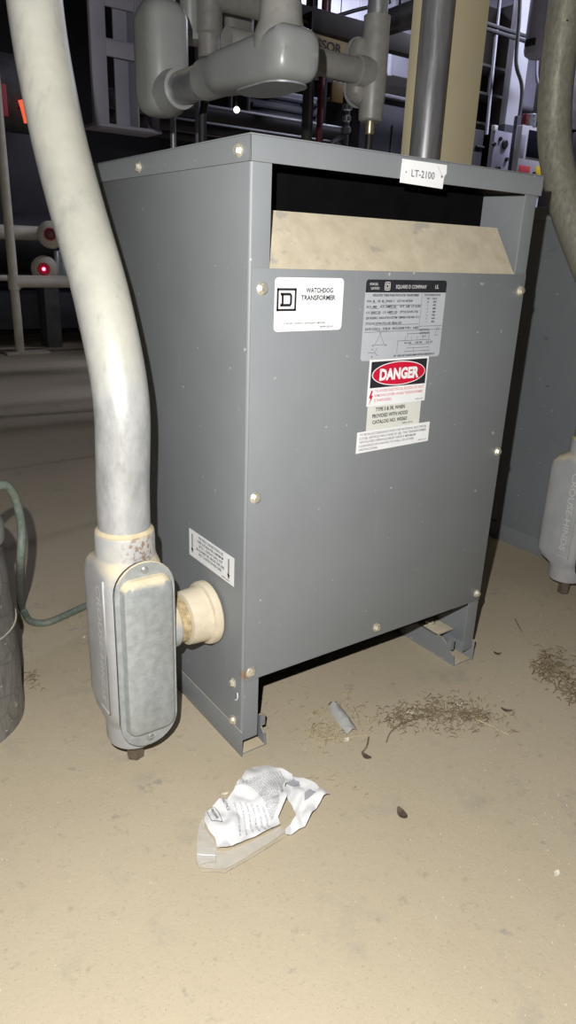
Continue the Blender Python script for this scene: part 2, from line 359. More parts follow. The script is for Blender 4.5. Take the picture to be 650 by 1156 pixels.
# ------------------------------------------------------------------ the transformer
W, D, H = .575, .56, .94
def transformer(ox, label, detail):
    PA = 'paint' if detail else 'paint2'
    t = thing('transformer', label, 'transformer', (ox, 0, 0), 'transformers in the row')
    o = ox
    def b(name, mat, *boxes, bev=.0015):
        mb = MB()
        for q in boxes: mb.box(q[0] + o, q[1] + o, *q[2:], bev)
        return mb.out(name, mat, t)
    th = .002
    # bent side panels: each wraps round the front as a corner post with open end at the foot
    def side(sg):
        mb = MB(); r = .004
        xs = lambda v: (v if sg < 0 else W - v) + o
        prof = [(.032, 0)] + [(r - r * math.sin(math.radians(a)), r - r * math.cos(math.radians(a))) for a in (0, 22, 45, 68, 90)] + [(0, D - r), (.002, D), (.03, D)]
        inn = [(.032, th)] + [(r - (r - th) * math.sin(math.radians(a)), r - (r - th) * math.cos(math.radians(a))) for a in (0, 22, 45, 68, 90)] + [(th, D - r), (.003, D - th), (.03, D - th)]
        lo = [(xs(x), y) for x, y in prof] + [(xs(x), y) for x, y in inn[::-1]]
        mb.loft([[V((x, y, z)) for x, y in lo] for z in (.030, .912)])
        return mb.out('side_panel', PA, t)
    side(-1); side(1)
    # base rails: channels open at the front
    for sg in (-1, 1):
        mb = MB(); xs = lambda a, c: ((a + o, c + o) if sg < 0 else (W - c + o, W - a + o))
        mb.box(*xs(-.0008, .0012), -.004, D, 0, .049, .0006)
        mb.box(*xs(.0005, .052), .001, D, .0, .003, .0008)
        mb.prism([(0, 0), (.049, 0), (.049, .03), (.046, .038), (0, .038)] if False else [(0.0, .003), (D, .003), (D, .049), (.040, .049), (.028, .040), (.006, .022)], (xs(.049, .052)[0], 0, 0), Y, Z, X * .003)
        mb.box(*xs(.0005, .052), .055, D - .01, .046, .049, .0008)
        rail = mb.out('base_rail', 'paint', t)
        mb = MB(); x0, x1 = xs(.003, .050); mb.box(x0, x1, .058, D - .03, .049, .0505, .0006); mb.out('dust_layer', 'baffle', rail)
        if detail: hexbolt('bolt', rail, ((x0 + x1) / 2 - .004, .10, .0505), Z, .010)
        mb = MB(); x0, x1 = xs(.046, .056); mb.prism([(0, 0), (.016, .0), (.008, .02), (0, .022)], (x0, .012, .034), Y, Z, X * (x1 - x0)); mb.out('lip', 'paint', rail)
    # front cover
    mb = MB(); mb.box(o + .0035, o + W - .0035, -.0022, -.0002, .145, .782, .0008)
    fp = mb.out('front_panel', 'paint', t)
    b('back_panel', 'paint', (.004, W - .004, D - .004, D - .002, .05, .91))
    # lid with folded rim
    mb = MB(); mb.box(o - .004, o + W + .0025, -.005, D + .004, H - .003, H, .001)
    mb.box(o - .004, o + W + .0025, -.005, -.003, H - .0315, H - .001, .0006); mb.box(o - .004, o + W + .004, D + .002, D + .004, H - .0315, H - .001, .0006)
    mb.box(o - .004, o - .002, -.005, D + .004, H - .0315, H - .001, .0006); mb.box(o + W + .001, o + W + .0025, -.005, D + .004, H - .0315, H - .001, .0006)
    lid = mb.out('lid', 'paint', t)
    mb = MB(); mb.box(o + .01, o + W - .01, .004, D - .01, H - .006, H - .0032); mb.out('lid_shade_sheet', 'black', lid)  # black sheet put in as the shade under the lid
    # sloping louvre baffle, caked with dust
    mb = MB(); mb.prism([(.0, .779), (.052, .857), (.054, .856), (.004, .779)], (o + .0045, 0, 0), Y, Z, X * (W - .036)); mb.out('louvre_baffle', 'baffle', t)
    b('core_and_coils', 'core', (.06, W - .06, .12, D - .06, .12, .80), bev=.02)
    b('dark_backing', 'black', (.01, W - .01, .11, .115, .15, .912), bev=0)  # added black sheet that keeps the vent opening dark
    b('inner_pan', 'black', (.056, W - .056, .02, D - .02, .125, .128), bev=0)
    if not detail: return t
    # bolts
    for (x, z) in ((.020, .756), (.016, .460), (.0145, .161), (.287, .164), (.561, .755), (.561, .463), (.560, .163)): hexbolt('bolt', fp, (x + o, -.0022, z), -Y)
    for (y, z) in ((.028, .129), (.026, .057)): hexbolt('bolt', t, (o, y, z), -X)
    for (y,) in ((.022,), (.33,)): hexbolt('bolt', lid, (o - .004, y, H - .018), -X)
    mb = MB(); mb.tube([(o - .0004, .026 - .004 + .010 * math.cos(a), .112 + .012 * math.sin(a)) for a in [math.radians(q) for q in range(150, 260, 12)]], .0010, 6); mb.out('scratch_mark', 'white', t)
    # --- labels on the front
    yf = -.0022
    def label(name, mat, x0, x1, z0, z1, dy=.0003, r=.0, par=t, sk=(0, 0), poly=None):
        mb = MB(); p = poly or (rrect(x1 - x0, z1 - z0, r, 4, (x0 + x1) / 2, (z0 + z1) / 2) if r else [(x0, z0), (x1, z0), (x1, z1), (x0, z1)])
        mb.prism(p, (o, yf - dy, 0), X, Z, -Y * .0003); return mb.out(name, mat, par)
    def words(par, mat, rows, dy):
        mb = MB()
        for (txt, x, z, w, h, *bd) in rows: text_on(mb, txt, (o + x, yf - dy, z), X, Z, w, h, (bd and bd[0]))
        return mb.out('lettering', mat, par)
    dt = .0008
    l = label('model_label', 'white', .040, .160, .699, .771, r=.006)
    mb = MB(); y = yf - dt
    def frame(mb, x0, x1, z0, z1, w, y):
        for q in ((x0, x1, z0, z0 + w), (x0, x1, z1 - w, z1), (x0, x0 + w, z0, z1), (x1 - w, x1, z0, z1)): mb.box(o + q[0], o + q[1], y, y + .0002, q[2], q[3])
    def dlogo(mb, x0, x1, z0, z1, y, w):
        frame(mb, x0, x1, z0, z1, w, y)
        a, c = x0 + (x1 - x0) * .24, x0 + (x1 - x0) * .78; e, f = z0 + (z1 - z0) * .20, z0 + (z1 - z0) * .80; k = (c - a) * .32
        out_ = [(a, e), (c - k * .5, e), (c, e + k * .6), (c, f - k * .6), (c - k * .5, f), (a, f)]
        g = w * 1.15
        inn = [(a + g, e + g), (c - k * .5 - g * .4, e + g), (c - g, e + k * .6 + g * .4), (c - g, f - k * .6 - g * .4), (c - k * .5 - g * .4, f - g), (a + g, f - g)]
        bm = bmesh.new(); A = [bm.verts.new((o + p[0], y, p[1])) for p in out_]; B = [bm.verts.new((o + p[0], y, p[1])) for p in inn]
        for i in range(6): bm.faces.new((A[i], A[(i + 1) % 6], B[(i + 1) % 6], B[i]))
        mb.merge(bm)
        mb.box(o + a - g * .5, o + a + g * .6, y, y + .0002, e, e + g); mb.box(o + a - g * .5, o + a + g * .6, y, y + .0002, f - g, f)
    dlogo(mb, .0435, .0765, .7265, .757, y, .0032); mb.out('square_emblem', 'ink', l)
    words(l, 'ink', [('WATCHDOG', .0925, .7512, .048, .0066, 1), ('TRANSFORMER', .0845, .7412, .061, .0066, 1), ('SORGEL  ENERGY EFFICIENT MODEL', .056, .7085, .074, .0026), ('40999-323-01', .1195, .7030, .024, .0026)], dt)
    # nameplate
    l = label('rating_nameplate', 'silverlabel', .202, .373, .6505, .770, r=.005)
    mb = MB(); p = [q for q in rrect(.171, .119, .005, 4, .2875, .71025) if q[1] > .752]
    p = [(.202, .7515), (.373, .7515)] + [q for q in rrect(.171, .1195, .005, 4, .2875, .71025) if q[1] > .752]
    mb.prism(p, (o, yf - .0006, 0), X, Z, -Y * .0002); band = mb.out('header_band', 'ink', l)
    mb = MB(); dlogo(mb, .239, .2505, .7545, .767, yf - .0012, .0014)
    text_on(mb, 'SQUARE D COMPANY', (o + .262, yf - .0012, .7575), X, Z, .066, .0055); text_on(mb, 'UL', (o + .347, yf - .0012, .7575), X, Z, .008, .006)
    for k in range(2): text_on(mb, ('SORGEL', 'LISTED')[k], (o + .209 + k * .003, yf - .0012, .7620 - k * .006), X, Z, .017, .0034)
    mb.out('lettering', 'silverink', l)
    rows = [('INSULATED THREE PHASE VENTILATED TRANSFORMER', .217, .7460, .096, .0034, 1)]
    for i, r_ in enumerate(['KVA  45    HZ  60   PHASE  3    CAT NO 45T3HF', 'H.V. 480    H.V. AMPS 54     WT  LBS  LT-2100', 'L.V. 208Y/120   L.V. AMPS 125    STYLE 35149-1742', '220 DEGREE C INSULATION SYSTEM  TEMPERATURE RISE 115 C', 'STYLE NO 35749-17212-100  SERIAL NO', 'DATE CODE 21   TYPE 3R   ENCLOSURE TYPE 1   4.2%Z']):
        rows.append((r_, .2065, .7375 - i * .0082, (.094, .112, .108, .112, .074, .112)[i], .0033, 1))
    rows += [('TAP CONNECTIONS', .325, .7465, .036, .0030, 1), ('TAP     VOLTS', .331, .7410, .023, .0028, 1)]
    for i in range(7): rows.append((('1', '2', '3', '4', '5', '6', '7')[i], .3335, .7360 - i * .0051, .0016, .0026)); rows.append((('504', '492', '480', '468', '456', '444', '432')[i], .346, .7360 - i * .0051, .0075, .0030, 1))
    rows += [('DUTY CYCLE', .3225, .6930, .021, .0030, 1), ('CONTINUOUS', .3225, .6880, .021, .0030, 1), ('C H', .329, .683, .008, .0028), ('NP - GROUND TRANSFORMER BEFORE ENERGIZING IT', .270, .6540, .092, .0030, 1)]
    for i in range(3): rows.append((('H1 H2', 'H3 H4', 'X1 X2')[i], .291 + .024 * i, .6735, .015, .0028, 1))
    rows += [('H1', .236, .6915 - .001, .004, .0026), ('H2', .223, .672, .004, .0026), ('H3', .249, .672, .004, .0026), ('X1', .222, .666, .004, .0026), ('X2', .222, .655, .004, .0026)]
    wd = words(l, 'ink', rows, dt)
    mb = MB(); yy = yf - dt
    S = lambda a, b, w=.0005: strip(mb, (o + a[0], yy, a[1]), (o + b[0], yy, b[1]), w, -Y)
    S((.205, .6935), (.371, .6945)); S((.320, .7505), (.320, .6940)); S((.320, .7000), (.371, .7000)); S((.320, .733), (.235, .7330))
    for (a, c, z) in ((.215, .225, .7365), (.238, .246, .7365), (.2145, .232, .7283), (.252, .268, .7283), (.2145, .235, .7201), (.252, .268, .7201), (.225, .318, .7037), (.23, .255, .6955)): S((a, z), (c, z))
    S((.238, .690), (.228, .674)); S((.238, .690), (.248, .674)); S((.228, .674), (.248, .674))
    S((.215, .6625), (.229, .6625)); S((.229, .6625), (.2345, .670)); S((.229, .6625), (.236, .657))
    S((.296, .689), (.345, .689)); S((.296, .692), (.296, .683)); S((.345, .692), (.345, .683)); S((.276, .6785), (.350, .6785)); S((.276, .6785), (.276, .660))
    for k in range(5): S((.292 + k * .013, .685), (.292 + k * .013, .679))
    S((.296, .6665), (.347, .6665)); S((.294, .6615), (.347, .6615)); S((.300, .672), (.350, .672)); S((.312, .668), (.312, .6615)); S((.294, .664), (.294, .659)); S((.347, .664), (.347, .659))
    S((.357, .684), (.362, .698)); S((.357, .684), (.366, .686)); S((.362, .698), (.366, .692))
    mb.out('wiring_diagram', 'ink', l)
    # hood notice, danger sign, clearance notice
    l = label('hood_notice', 'offwhite', .224, .342, .535, .584, .0003)
    words(l, 'ink', [('TYPE 3 & 3R, WHEN', .241, .5695, .064, .0060, 1), ('PROVIDED WITH HOOD', .235, .5590, .078, .0060, 1), ('CATALOG NO. WS363', .236, .5490, .076, .0060, 1), ('40999-147-01', .302, .5430, .024, .0027)], dt)
    l = label('danger_sign', 'white', .2205, .349, .5785, .6515, .0009)
    mb = MB(); mb.box(o + .2245, o + .3455, yf - .0014, yf - .0012, .6075, .6485); bk = mb.out('black_field', 'ink', l)
    el = lambda a, b_, n=40: [(.285 + a * math.cos(2 * math.pi * k / n), .628 + b_ * math.sin(2 * math.pi * k / n)) for k in range(n)]
    mb = MB(); mb.prism(el(.0580, .0192), (o, yf - .0014, 0), X, Z, -Y * .0002); mb.out('white_oval', 'white', l)
    mb = MB(); mb.prism(el(.0565, .0178), (o, yf - .0016, 0), X, Z, -Y * .0002); mb.out('red_oval', 'red', l)
    mb = MB(); text_on(mb, 'DANGER', (o + .2425, yf - .0021, .6195), X, Z, .086, .0172, 1.7); mb.out('lettering', 'white', l)
    words(l, 'redtext', [('TO AVOID ELECTRICAL SHOCK DO NOT', .2355, .6005, .108, .0042), ('REMOVE COVER WHILE TRANSFORMER', .2355, .5930, .107, .0042), ('IS ENERGIZED.', .2355, .5855, .038, .0042)], .0015)
    mb = MB(); mb.prism([(.2280, .6035), (.2315, .6035), (.2290, .5955), (.2325, .5955), (.2255, .5815), (.2275, .5915), (.2240, .5915)], (o, yf - .0013, 0), X, Z, -Y * .0002); mb.out('lightning_bolt', 'red', l)
    words(l, 'greyink', [('40999-139-01', .327, .5815, .018, .0022)], .0015)
    l = label('clearance_notice', 'white', 0, 0, 0, 0, .0009, poly=[(.2055, .5035), (.3675, .5065), (.3675, .5405), (.2055, .5385)])
    rows = ['TO BE IN ACCORDANCE WITH THE NATIONAL ELECTRICAL', 'CODE, ARTICLE 450-3 AND 21 (B), THE TRANSFORMER', 'VENTILATED OPENINGS MUST HAVE A MINIMUM', 'CLEARANCE OF 6 INCHES TO WALL OR OTHER', 'OBSTRUCTIONS.']
    words(l, 'greyink', [(r_, .2105, .5320 - i * .0062, (.150, .150, .125, .122, .041)[i], .0040) for i, r_ in enumerate(rows)] + [('40999-133-01', .343, .5095, .020, .0024)], .0014)
    # tag plate on the lid rim
    mb = MB(); mb.prism([(.250, .9035), (.3375, .9015), (.3385, .918), (.343, .9235), (.342, .9345), (.2515, .9345)], (o, -.0052, 0), X, Z, -Y * .0014, bev=.0003)
    tg = mb.out('number_plate', 'white', t); tg['label'] = 'white engraved plate reading LT-2100 with one torn corner'
    mb = MB(); text_on(mb, 'LT-2100', (o + .270, -.0070, .9130), X, Z, .0475, .0098); pass
    mb.out('lettering', 'greyink', tg)
    mb = MB(); strip(mb, (o + .322, -.0070, .9320), (o + .334, -.0070, .918), .0005, -Y); mb.out('crack', 'greyink', tg)
    for xx in (.333, .2595): mb = MB(); mb.lathe([(0, .0018), (.0006, .0018)] if xx > .3 else [(0, .0011), (.0005, .0011)], (o + xx, -.0066, .9180), -Y, 10); mb.out('rivet', 'greyink', tg)
    # conduit entry label on the side
    mb = MB(); mb.box(o - .0008, o - .0004, .028, .1775, .3055, .3545, .0); l = mb.out('conduit_entry_label', 'white', t)
    mb = MB(); rows = ['FOR FIELD CONNECTIONS USE', 'WIRE SUITABLE FOR A MINIMUM', 'OF 75 C. CONDUIT SHALL NOT', 'BE CONNECTED ABOVE THIS LINE', 'NOT TO ENTER OR PASS CORE']
    for i, r_ in enumerate(rows): text_on(mb, r_, (o - .0010, (.143, .147, .143, .151, .143)[i], .3460 - i * .0075), -Y, Z, (.082, .086, .080, .093, .076)[i], .0048)
    text_on(mb, '40999-155-01', (o - .0010, .066, .3085), -Y, Z, .024, .0026)
    mb.out('lettering', 'ink', l)
    for yc in (.166, .044):
        mb = MB(); mb.box(o - .0010, o - .0009, yc - .0014, yc + .0014, .319, .3475); bm = bmesh.new()
        bm.faces.new([bm.verts.new(q) for q in ((o - .0010, yc + .0042, .321), (o - .0010, yc - .0042, .321), (o - .0010, yc, .3115))]); mb.merge(bm); mb.out('arrow', 'ink', l)
    return t
T1 = transformer(0, 'slate grey ventilated transformer cabinet with a red danger sign and white labels', True)
T2 = transformer(1.184, 'second slate grey cabinet showing only its scratched side, behind the right conduit', False)

# ------------------------------------------------------------------ conduit bodies
def sup(cx, cy, a, b, p, n=40):
    o = []
    for k in range(n):
        t = 2 * math.pi * k / n; c, s_ = math.cos(t), math.sin(t)
        o.append((cx + a * math.copysign(abs(c) ** (2 / p), c), cy + b * math.copysign(abs(s_) ** (2 / p), s_)))
    return o
def body(mb, secs, mat):
    """secs: (z, cy, a, b, p) stacked along local z"""
    mb.loft([[V((x, y, z)) for x, y in sup(0, cy, a, b, p)] for z, cy, a, b, p in secs], mat=mat); return mb
def obround(w, z0, z1, n=14):
    r = w / 2; p = []
    for k in range(n + 1): a = math.pi * k / n; p.append((r * math.cos(a), z1 - r + r * math.sin(a)))
    for k in range(n + 1): a = math.pi + math.pi * k / n; p.append((r * math.cos(a), z0 + r + r * math.sin(a)))
    return p
PIPE = [(-.149, y, z) for y, z in ((.097, .40), (.096, .47), (.090, .53), (.086, .575), (.089, .613), (.102, .655), (.122, .70), (.151, .754), (.187, .806), (.222, .857), (.257, .912), (.284, .963), (.312, 1.03), (.328, 1.08), (.338, 1.13), (.345, 1.20), (.348, 1.30), (.349, 1.5), (.349, 3.6))]
def smooth_path(p, n=6):
    p = [V(q) for q in p]; out = []
    for i in range(len(p) - 1):
        a, b, c, d = p[max(i - 1, 0)], p[i], p[i + 1], p[min(i + 2, len(p) - 1)]
        for k in range(n):
            t = k / n; out.append(.5 * ((2 * b) + (c - a) * t + (2 * a - 5 * b + 4 * c - d) * t * t + (3 * b - a - 3 * c + d) * t ** 3))
    out.append(p[-1]); return out
def conduit(label, path, pipemat, off, hub=True):
    t = thing('electrical_conduit', label, 'conduit', V((-.146, .097, 0)) + V(off), 'conduits into the transformers')
    of = V(off); mt = MX.Translation(V((-.149, .097, 0)) + of)
    mb = MB(); mb.tube([q + of for q in smooth_path(path)], .0383, 36); pipe = mb.out('pipe', pipemat, t)
    mb = MB()
    body(mb, [(.043, 0, .036, .036, 2), (.045, 0, .0415, .0415, 2), (.050, 0, .0432, .0432, 2), (.080, 0, .0435, .0435, 2), (.088, .003, .0445, .047, 2.3), (.100, .010, .0475, .056, 3.6), (.118, .013, .0485, .060, 5), (.33, .013, .0485, .060, 5),
              (.347, .012, .048, .0585, 4.2), (.360, .008, .0475, .054, 3), (.368, .003, .0455, .048, 2.2), (.374, 0, .0442, .0442, 2), (.404, 0, .0442, .0442, 2), (.408, 0, .043, .043, 2), (.409, 0, .040, .040, 2)], mt)
    fb = mb.out('fitting_body', 'cast', t)
    mb = MB(); mb.lathe([(.4088, .0428), (.4094, .0428), (.4105, .0412), (.414, .0386)], V((-.149, .097, 0)) + of, Z); mb.out('dust_ring', 'ring', fb)
    # cover plate, slightly ajar at the lower left
    c = V((-.1445, .0425, 0)) + of
    mb = MB(); mb.prism(obround(.091, .062, .374), c + V((0, .0080, 0)), X, Z, -Y * .0078); mb.out('gap_shade', 'ink', fb)  # black slab drawn as the shade in the gap behind the cover
    mb = MB(); po = obround(.0945, .059, .377); mb.prism(po, c, X, Z, -Y * .0035, bev=.001)
    def rr(w, z0, z1, r, y): return [V((c.x + x, c.y + y, z)) for x, z in rrect(w, z1 - z0, r, 6, 0, (z0 + z1) / 2)]
    mb.loft([rr(.080, .088, .354, .018, -.0034), rr(.0785, .089, .353, .018, -.0100), rr(.0745, .093, .348, .016, -.0155), rr(.066, .102, .338, .013, -.0185)], (False, True))
    cv = mb.out('cover_plate', 'cover', fb)
    for z in (.3645, .0735):
        mb = MB(); mb.lathe([(0, .0058), (.0015, .0055), (.0030, .0035), (.0034, .0012)], c + V((0, -.0035, z)), -Y, 18); mb.box(c.x - .0045, c.x + .0045, c.y - .0073, c.y - .0064, z - .0006, z + .0006); mb.out('screw', 'steel', fb)
    # raised maker's frame with lettering on the side of the casting
    mb = MB(); xo = of.x - .1974; y0 = of.y + .004
    for q in ((.066, .0672, .115, .345), (.066, .101, .115, .1162)): mb.box(xo - .0005, xo + .002, y0 + q[0], y0 + q[1], q[2], q[3])
    mb.out('raised_frame', 'castlight', fb)
    mb = MB(); text_on(mb, 'CROUSE-HINDS', (xo - .0007, y0 + .092, .332), -Z, -Y, .20, .016)
    mb.out('raised_lettering', 'castlight', fb)
    mb = MB(); p0 = V((-.149, .094, 0)) + of
    mb.lathe([(.0415, .020), (.0435, .034)], p0, Z)
    mb.prism([(math.cos(k * math.pi / 3 + .3) * .0145, math.sin(k * math.pi / 3 + .3) * .0145) for k in range(6)], p0 + V((0, 0, .0025)), X, Y, Z * .039)
    mb.lathe([(0, .0085), (.003, .0105)], p0, Z, 16); mb.out('drain_plug', 'plug', fb)
    if hub:
        mb = MB(); h0 = V((0, .102, .230)) + of
        mb.lathe([(.0, .046), (.012, .045), (.018, .0425), (.036, .0415), (.037, .036)], h0 + V((-.110, 0, 0)), X); mb.out('side_hub', 'cast', fb)
        mb = MB(); mb.lathe([(0, .0378)] + [(q * .003 + .0015 * j, .0378 - .0014 * j) for q in range(8) for j in (0, 1)] + [(.027, .0378)], h0 + V((-.0755, 0, 0)), X); mb.out('threaded_nipple', 'thread', t)
        mb = MB(); mb.lathe([(0, .040), (.002, .0445), (.008, .0455), (.032, .0465), (.035, .0475), (.037, .0525), (.040, .0540), (.049, .0540), (.0511, .0525)], h0 + V((-.0555, 0, 0)), X); mb.out('hub_coupling', 'tanhub', t)
    return t
C1 = conduit('fat pale dusty conduit bending away at the left, with a covered fitting on the floor', PIPE, 'dpipe', (0, 0, 0))
dx = 1.184
PIPE2 = [(a + dx, b, c) for a, b, c in PIPE]
C2 = conduit('olive mottled conduit at the right edge with its fitting before the second cabinet', PIPE, 'olive', (dx, 0, 0))

# ------------------------------------------------------------------ pipes above and behind the cabinet
t = thing('overhead_conduit', 'grey painted conduit with two elbow boxes joined by a short nipple above the cabinet lid', 'conduit', (.30, .60, 1.08))
mb = MB(); mt = MX.Translation((.302, .875, 0))
R_ = [(1.090, 0, .012, .016, 2), (1.092, 0, .030, .038, 2.3), (1.100, 0, .042, .052, 2.6), (1.114, 0, .049, .060, 3), (1.14, 0, .051, .062, 3.6), (1.28, 0, .051, .062, 3.6), (1.300, 0, .047, .056, 3), (1.312, 0, .040, .046, 2.3), (1.318, 0, .034, .034, 2), (1.36, 0, .034, .034, 2)]
body(mb, R_, mt); ba = mb.out('elbow_box', 'pcast', t)
mb = MB(); mb.lathe([(0, .046), (.03, .043), (.052, .041), (.058, .041), (.0585, .033)], (.302, .836, 1.135), -Y); mb.out('hub', 'pcast', ba)
mb = MB(); mb.tube([(.302, .875, 1.35), (.302, .875, 3.6)], .0300, 24); mb.out('riser_pipe', 'zinc', t)
mb = MB(); mb.tube([(.302, .81, 1.135), (.302, .63, 1.135)], .0335, 28); mb.out('nipple', 'zinc', t)
mb = MB(); mt = MX.Translation((.302, 0, 1.130)) @ MX(((1, 0, 0, 0), (0, 0, 1, 0), (0, 1, 0, 0), (0, 0, 0, 1)))
body(mb, [(.322, 0, .020, .018, 2.2), (.324, 0, .036, .030, 2.8), (.330, 0, .043, .037, 3.4), (.342, 0, .048, .042, 4), (.37, -.002, .049, .043, 3.6), (.43, -.001, .049, .042, 3.6), (.555, .003, .047, .037, 3.4), (.585, .004, .045, .037, 2.8), (.602, .005, .041, .038, 2.1), (.608, .005, .0395, .0385, 2), (.664, .005, .0385, .0385, 2), (.666, .005, .035, .035, 2)], mt)
bb = mb.out('elbow_box', 'pcast', t)
mb = MB(); mb.lathe([(0, .050), (.02, .049), (.034, .044), (.046, .039), (.062, .0375), (.074, .037), (.075, .033)], (.302, .391, 1.14), Z); mb.out('hub', 'pcastd', bb)
mb = MB(); mb.lathe([(0, .0355)] + [(.002 + q * .0034 + .0017 * j, .0355 - .0012 * j) for q in range(11) for j in (0, 1)] + [(.041, .034)], (.302, .391, 1.213), Z); mb.out('rusty_threads', 'rust', t)
mb = MB(); mb.tube([(.302, .391, 1.25), (.302, .391, 3.6)], .0335, 24); mb.out('riser_pipe', 'zinc', t)
mb = MB(); mb.prism([(x, z) for x, z in obround(.088, .335, .50)], (.302, 0, 1.0865), X, Y, -Z * .003); mb.out('cover_plate', 'cover', bb)

# tee fitting behind, with its branch pipe to the left
t = thing('tee_conduit', 'upright grey tee fitting with a brass stub, right of the sign', 'conduit', (.83, .75, 1.08))
mt = MX.Translation((.832, .75, 0))
mb = MB(); body(mb, [(1.130, 0, .026, .026, 2), (1.134, 0, .031, .031, 2), (1.17, 0, .032, .032, 2), (1.185, 0, .034, .034, 2), (1.31, 0, .034, .034, 2), (1.32, 0, .033, .033, 2), (1.362, 0, .033, .033, 2), (1.364, 0, .026, .026, 2)], mt)
body(mb, [(1.165, 0, .010, .010, 2), (1.175, 0, .034, .022, 2.4), (1.19, 0, .045, .026, 3.5), (1.29, 0, .045, .026, 3.5), (1.31, 0, .036, .022, 2.4), (1.32, 0, .010, .010, 2)], MX.Translation((.820, .772, 0)))
fb = mb.out('fitting_body', 'pcastd', t)
mb = MB(); mb.prism(obround(.088, 1.165, 1.325), (.820, .800, 0), X, Z, -Y * .004); mb.out('cover_plate', 'pcast', fb)
mb = MB(); mb.lathe([(0, .036), (.028, .034), (.04, .034), (.041, .028)], (.815, .75, 1.237), -X, 24); mb.out('hub', 'pcastd', fb)
mb = MB(); mb.tube([(.80, .75, 1.237), (.40, .75, 1.237)], .0285, 24); mb.out('branch_pipe', 'pcastd', t)
mb = MB(); mb.tube([(.832, .75, 1.36), (.832, .75, 3.6)], .0255, 24); mb.out('riser_pipe', 'zinc', t)
mb = MB(); mb.lathe([(1.10, .011), (1.104, .0125), (1.135, .0125)], (.832, .75, 0), Z, 18); mb.out('brass_stub', 'brass', fb)
mb = MB(); mb.tube(smooth_path([(.832, .75, 1.103), (.832, .75, 1.07), (.828, .758, 1.02), (.80, .80, .98), (.78, .90, .9), (.78, 1.0, .4), (.78, 1.0, 0.0)]), .0105, 12); mb.out('black_cable', 'cable', t)

# small fitting with an elbow further back
p = at(227, 30, 1.25); t = thing('rear_conduit', 'smaller dusty tee fitting turning right, between the two elbow boxes', 'conduit', (p.x, 1.25, p.z - .1))
sx = p.x; zt = at(227, 65, 1.25).z
mb = MB(); mt = MX.Translation((sx - .012, 1.27, 0))
body(mb, [(zt + .035, 0, .012, .012, 2), (zt + .038, 0, .045, .04, 2.4), (zt + .065, 0, .050, .046, 3.2), (zt + .3, 0, .050, .046, 3.2), (zt + .33, 0, .03, .03, 2)], mt); fb = mb.out('fitting_body', 'pcast', t)
mb = MB(); mb.lathe([(zt - .005, .026), (zt + .0, .031), (zt + .05, .031), (zt + .055, .0375), (zt + .13, .0375)], (sx + .008, 1.22, 0), Z, 24); mb.out('hub', 'pcastd', fb)
mb = MB(); mb.tube([(sx + .008, 1.22, zt + .0), (sx + .008, 1.22, zt - .05), (sx + .008, 1.26, zt - .15), (sx + .008, 1.27, 0)], .012, 12); mb.out('drop_pipe', 'dark', t)
zz = at(275, 4, 1.22).z
mb = MB(); mb.tube(smooth_path([(sx + .008, 1.22, zt + .12), (sx + .010, 1.22, zz - .025), (sx + .045, 1.22, zz), (sx + .10, 1.22, zz + .004), (sx + .20, 1.22, zz + .004)]), .036, 20); mb.out('elbow_pipe', 'pcastd', t)
mb = MB(); mb.tube([(sx - .012, 1.27, zt + .3), (sx - .012, 1.27, 3.6)], .028, 16); mb.out('riser_pipe', 'zinc', t)
p = at(267, 35, 1.5); mb = MB()
body(mb, [(p.z - .09, 0, .055, .04, 3), (p.z + .04, 0, .055, .04, 3), (p.z + .055, 0, .046, .03, 2.5), (p.z + .06, 0, .03, .03, 2)], MX.Translation((p.x, 1.5, 0)))
t = thing('junction_box', 'small grey painted conduit box glimpsed above the short nipple', 'conduit box', (p.x, 1.5, p.z - .09)); mb.out('box_body', 'pcastd', t)
mb = MB(); mb.tube([(p.x, 1.5, p.z + .05), (p.x, 1.5, 3.6)], .022, 14); mb.out('riser_pipe', 'zinc', t)

# bare steel pipe and beige column behind the cabinet
a = at(478, 180, .57); mb = MB(); mb.tube([(a.x, .57, 0), (a.x, .57, 3.6)], .0365, 32)
t = thing('steel_pipe', 'shiny bare steel pipe standing upright before the beige column', 'pipe', (a.x, .57, 0)); mb.out('pipe', 'steel', t)
mb = MB(); mb.lathe([(0, .058), (.012, .058), (.014, .045), (.03, .041)], (a.x, .57, 0), Z); mb.out('floor_flange', 'steel', t)
yc = .64; x0 = at(484, 0, yc).x; x1 = at(553.5, 0, yc).x
mb = MB(); mb.box(x0, x1, yc, yc + .055, 0, 3.6, .003); t = thing('support_column', 'beige painted column rising behind the numbered plate', 'column', (x0, yc, 0)); mb.out('column_shaft', 'column', t)
mb = MB(); mb.box(x0 - .005, x1 + .03, yc - .004, yc + .085, 0, .015, .002); mb.out('foot_plate', 'column', t)

# ------------------------------------------------------------------ background: the left
def bbox(mb, px0, py0, px1, py1, Yp, depth, bev=.002):
    """box whose front face on the plane y = Yp spans these picture corners"""
    ym, xm = (py0 + py1) / 2, (px0 + px1) / 2
    a, b_ = at(px0, ym, Yp).x, at(px1, ym, Yp).x; c, d = at(xm, py1, Yp).z, at(xm, py0, Yp).z
    mb.box(a, b_, Yp, Yp + depth, c, d, bev); return (a, b_, c, d)
yr = 4.95
t = thing('pipe_rail', 'off white pipe rail on a square foot plate, left behind the fat conduit', 'railing', floor_at(25, 399))
base_ = floor_at(23, 399); rx = base_.x; yr = base_.y
zr = at(15, 319, yr).z; zu = at(15, 314, yr + .12).z
mb = MB(); mb.box(rx - .12, rx + .20, yr - .10, yr + .12, 0, .018, .003); mb.out('foot_plate', 'whitepipe', t)
mb = MB(); mb.tube([(rx, yr, .015), (rx, yr, 3.2)], .033, 18); mb.out('post', 'whitepipe', t)
mb = MB(); mb.tube([(rx, yr, zr), (rx + 1.6, yr, zr)], .036, 18); mb.out('rail', 'whitepipe', t)
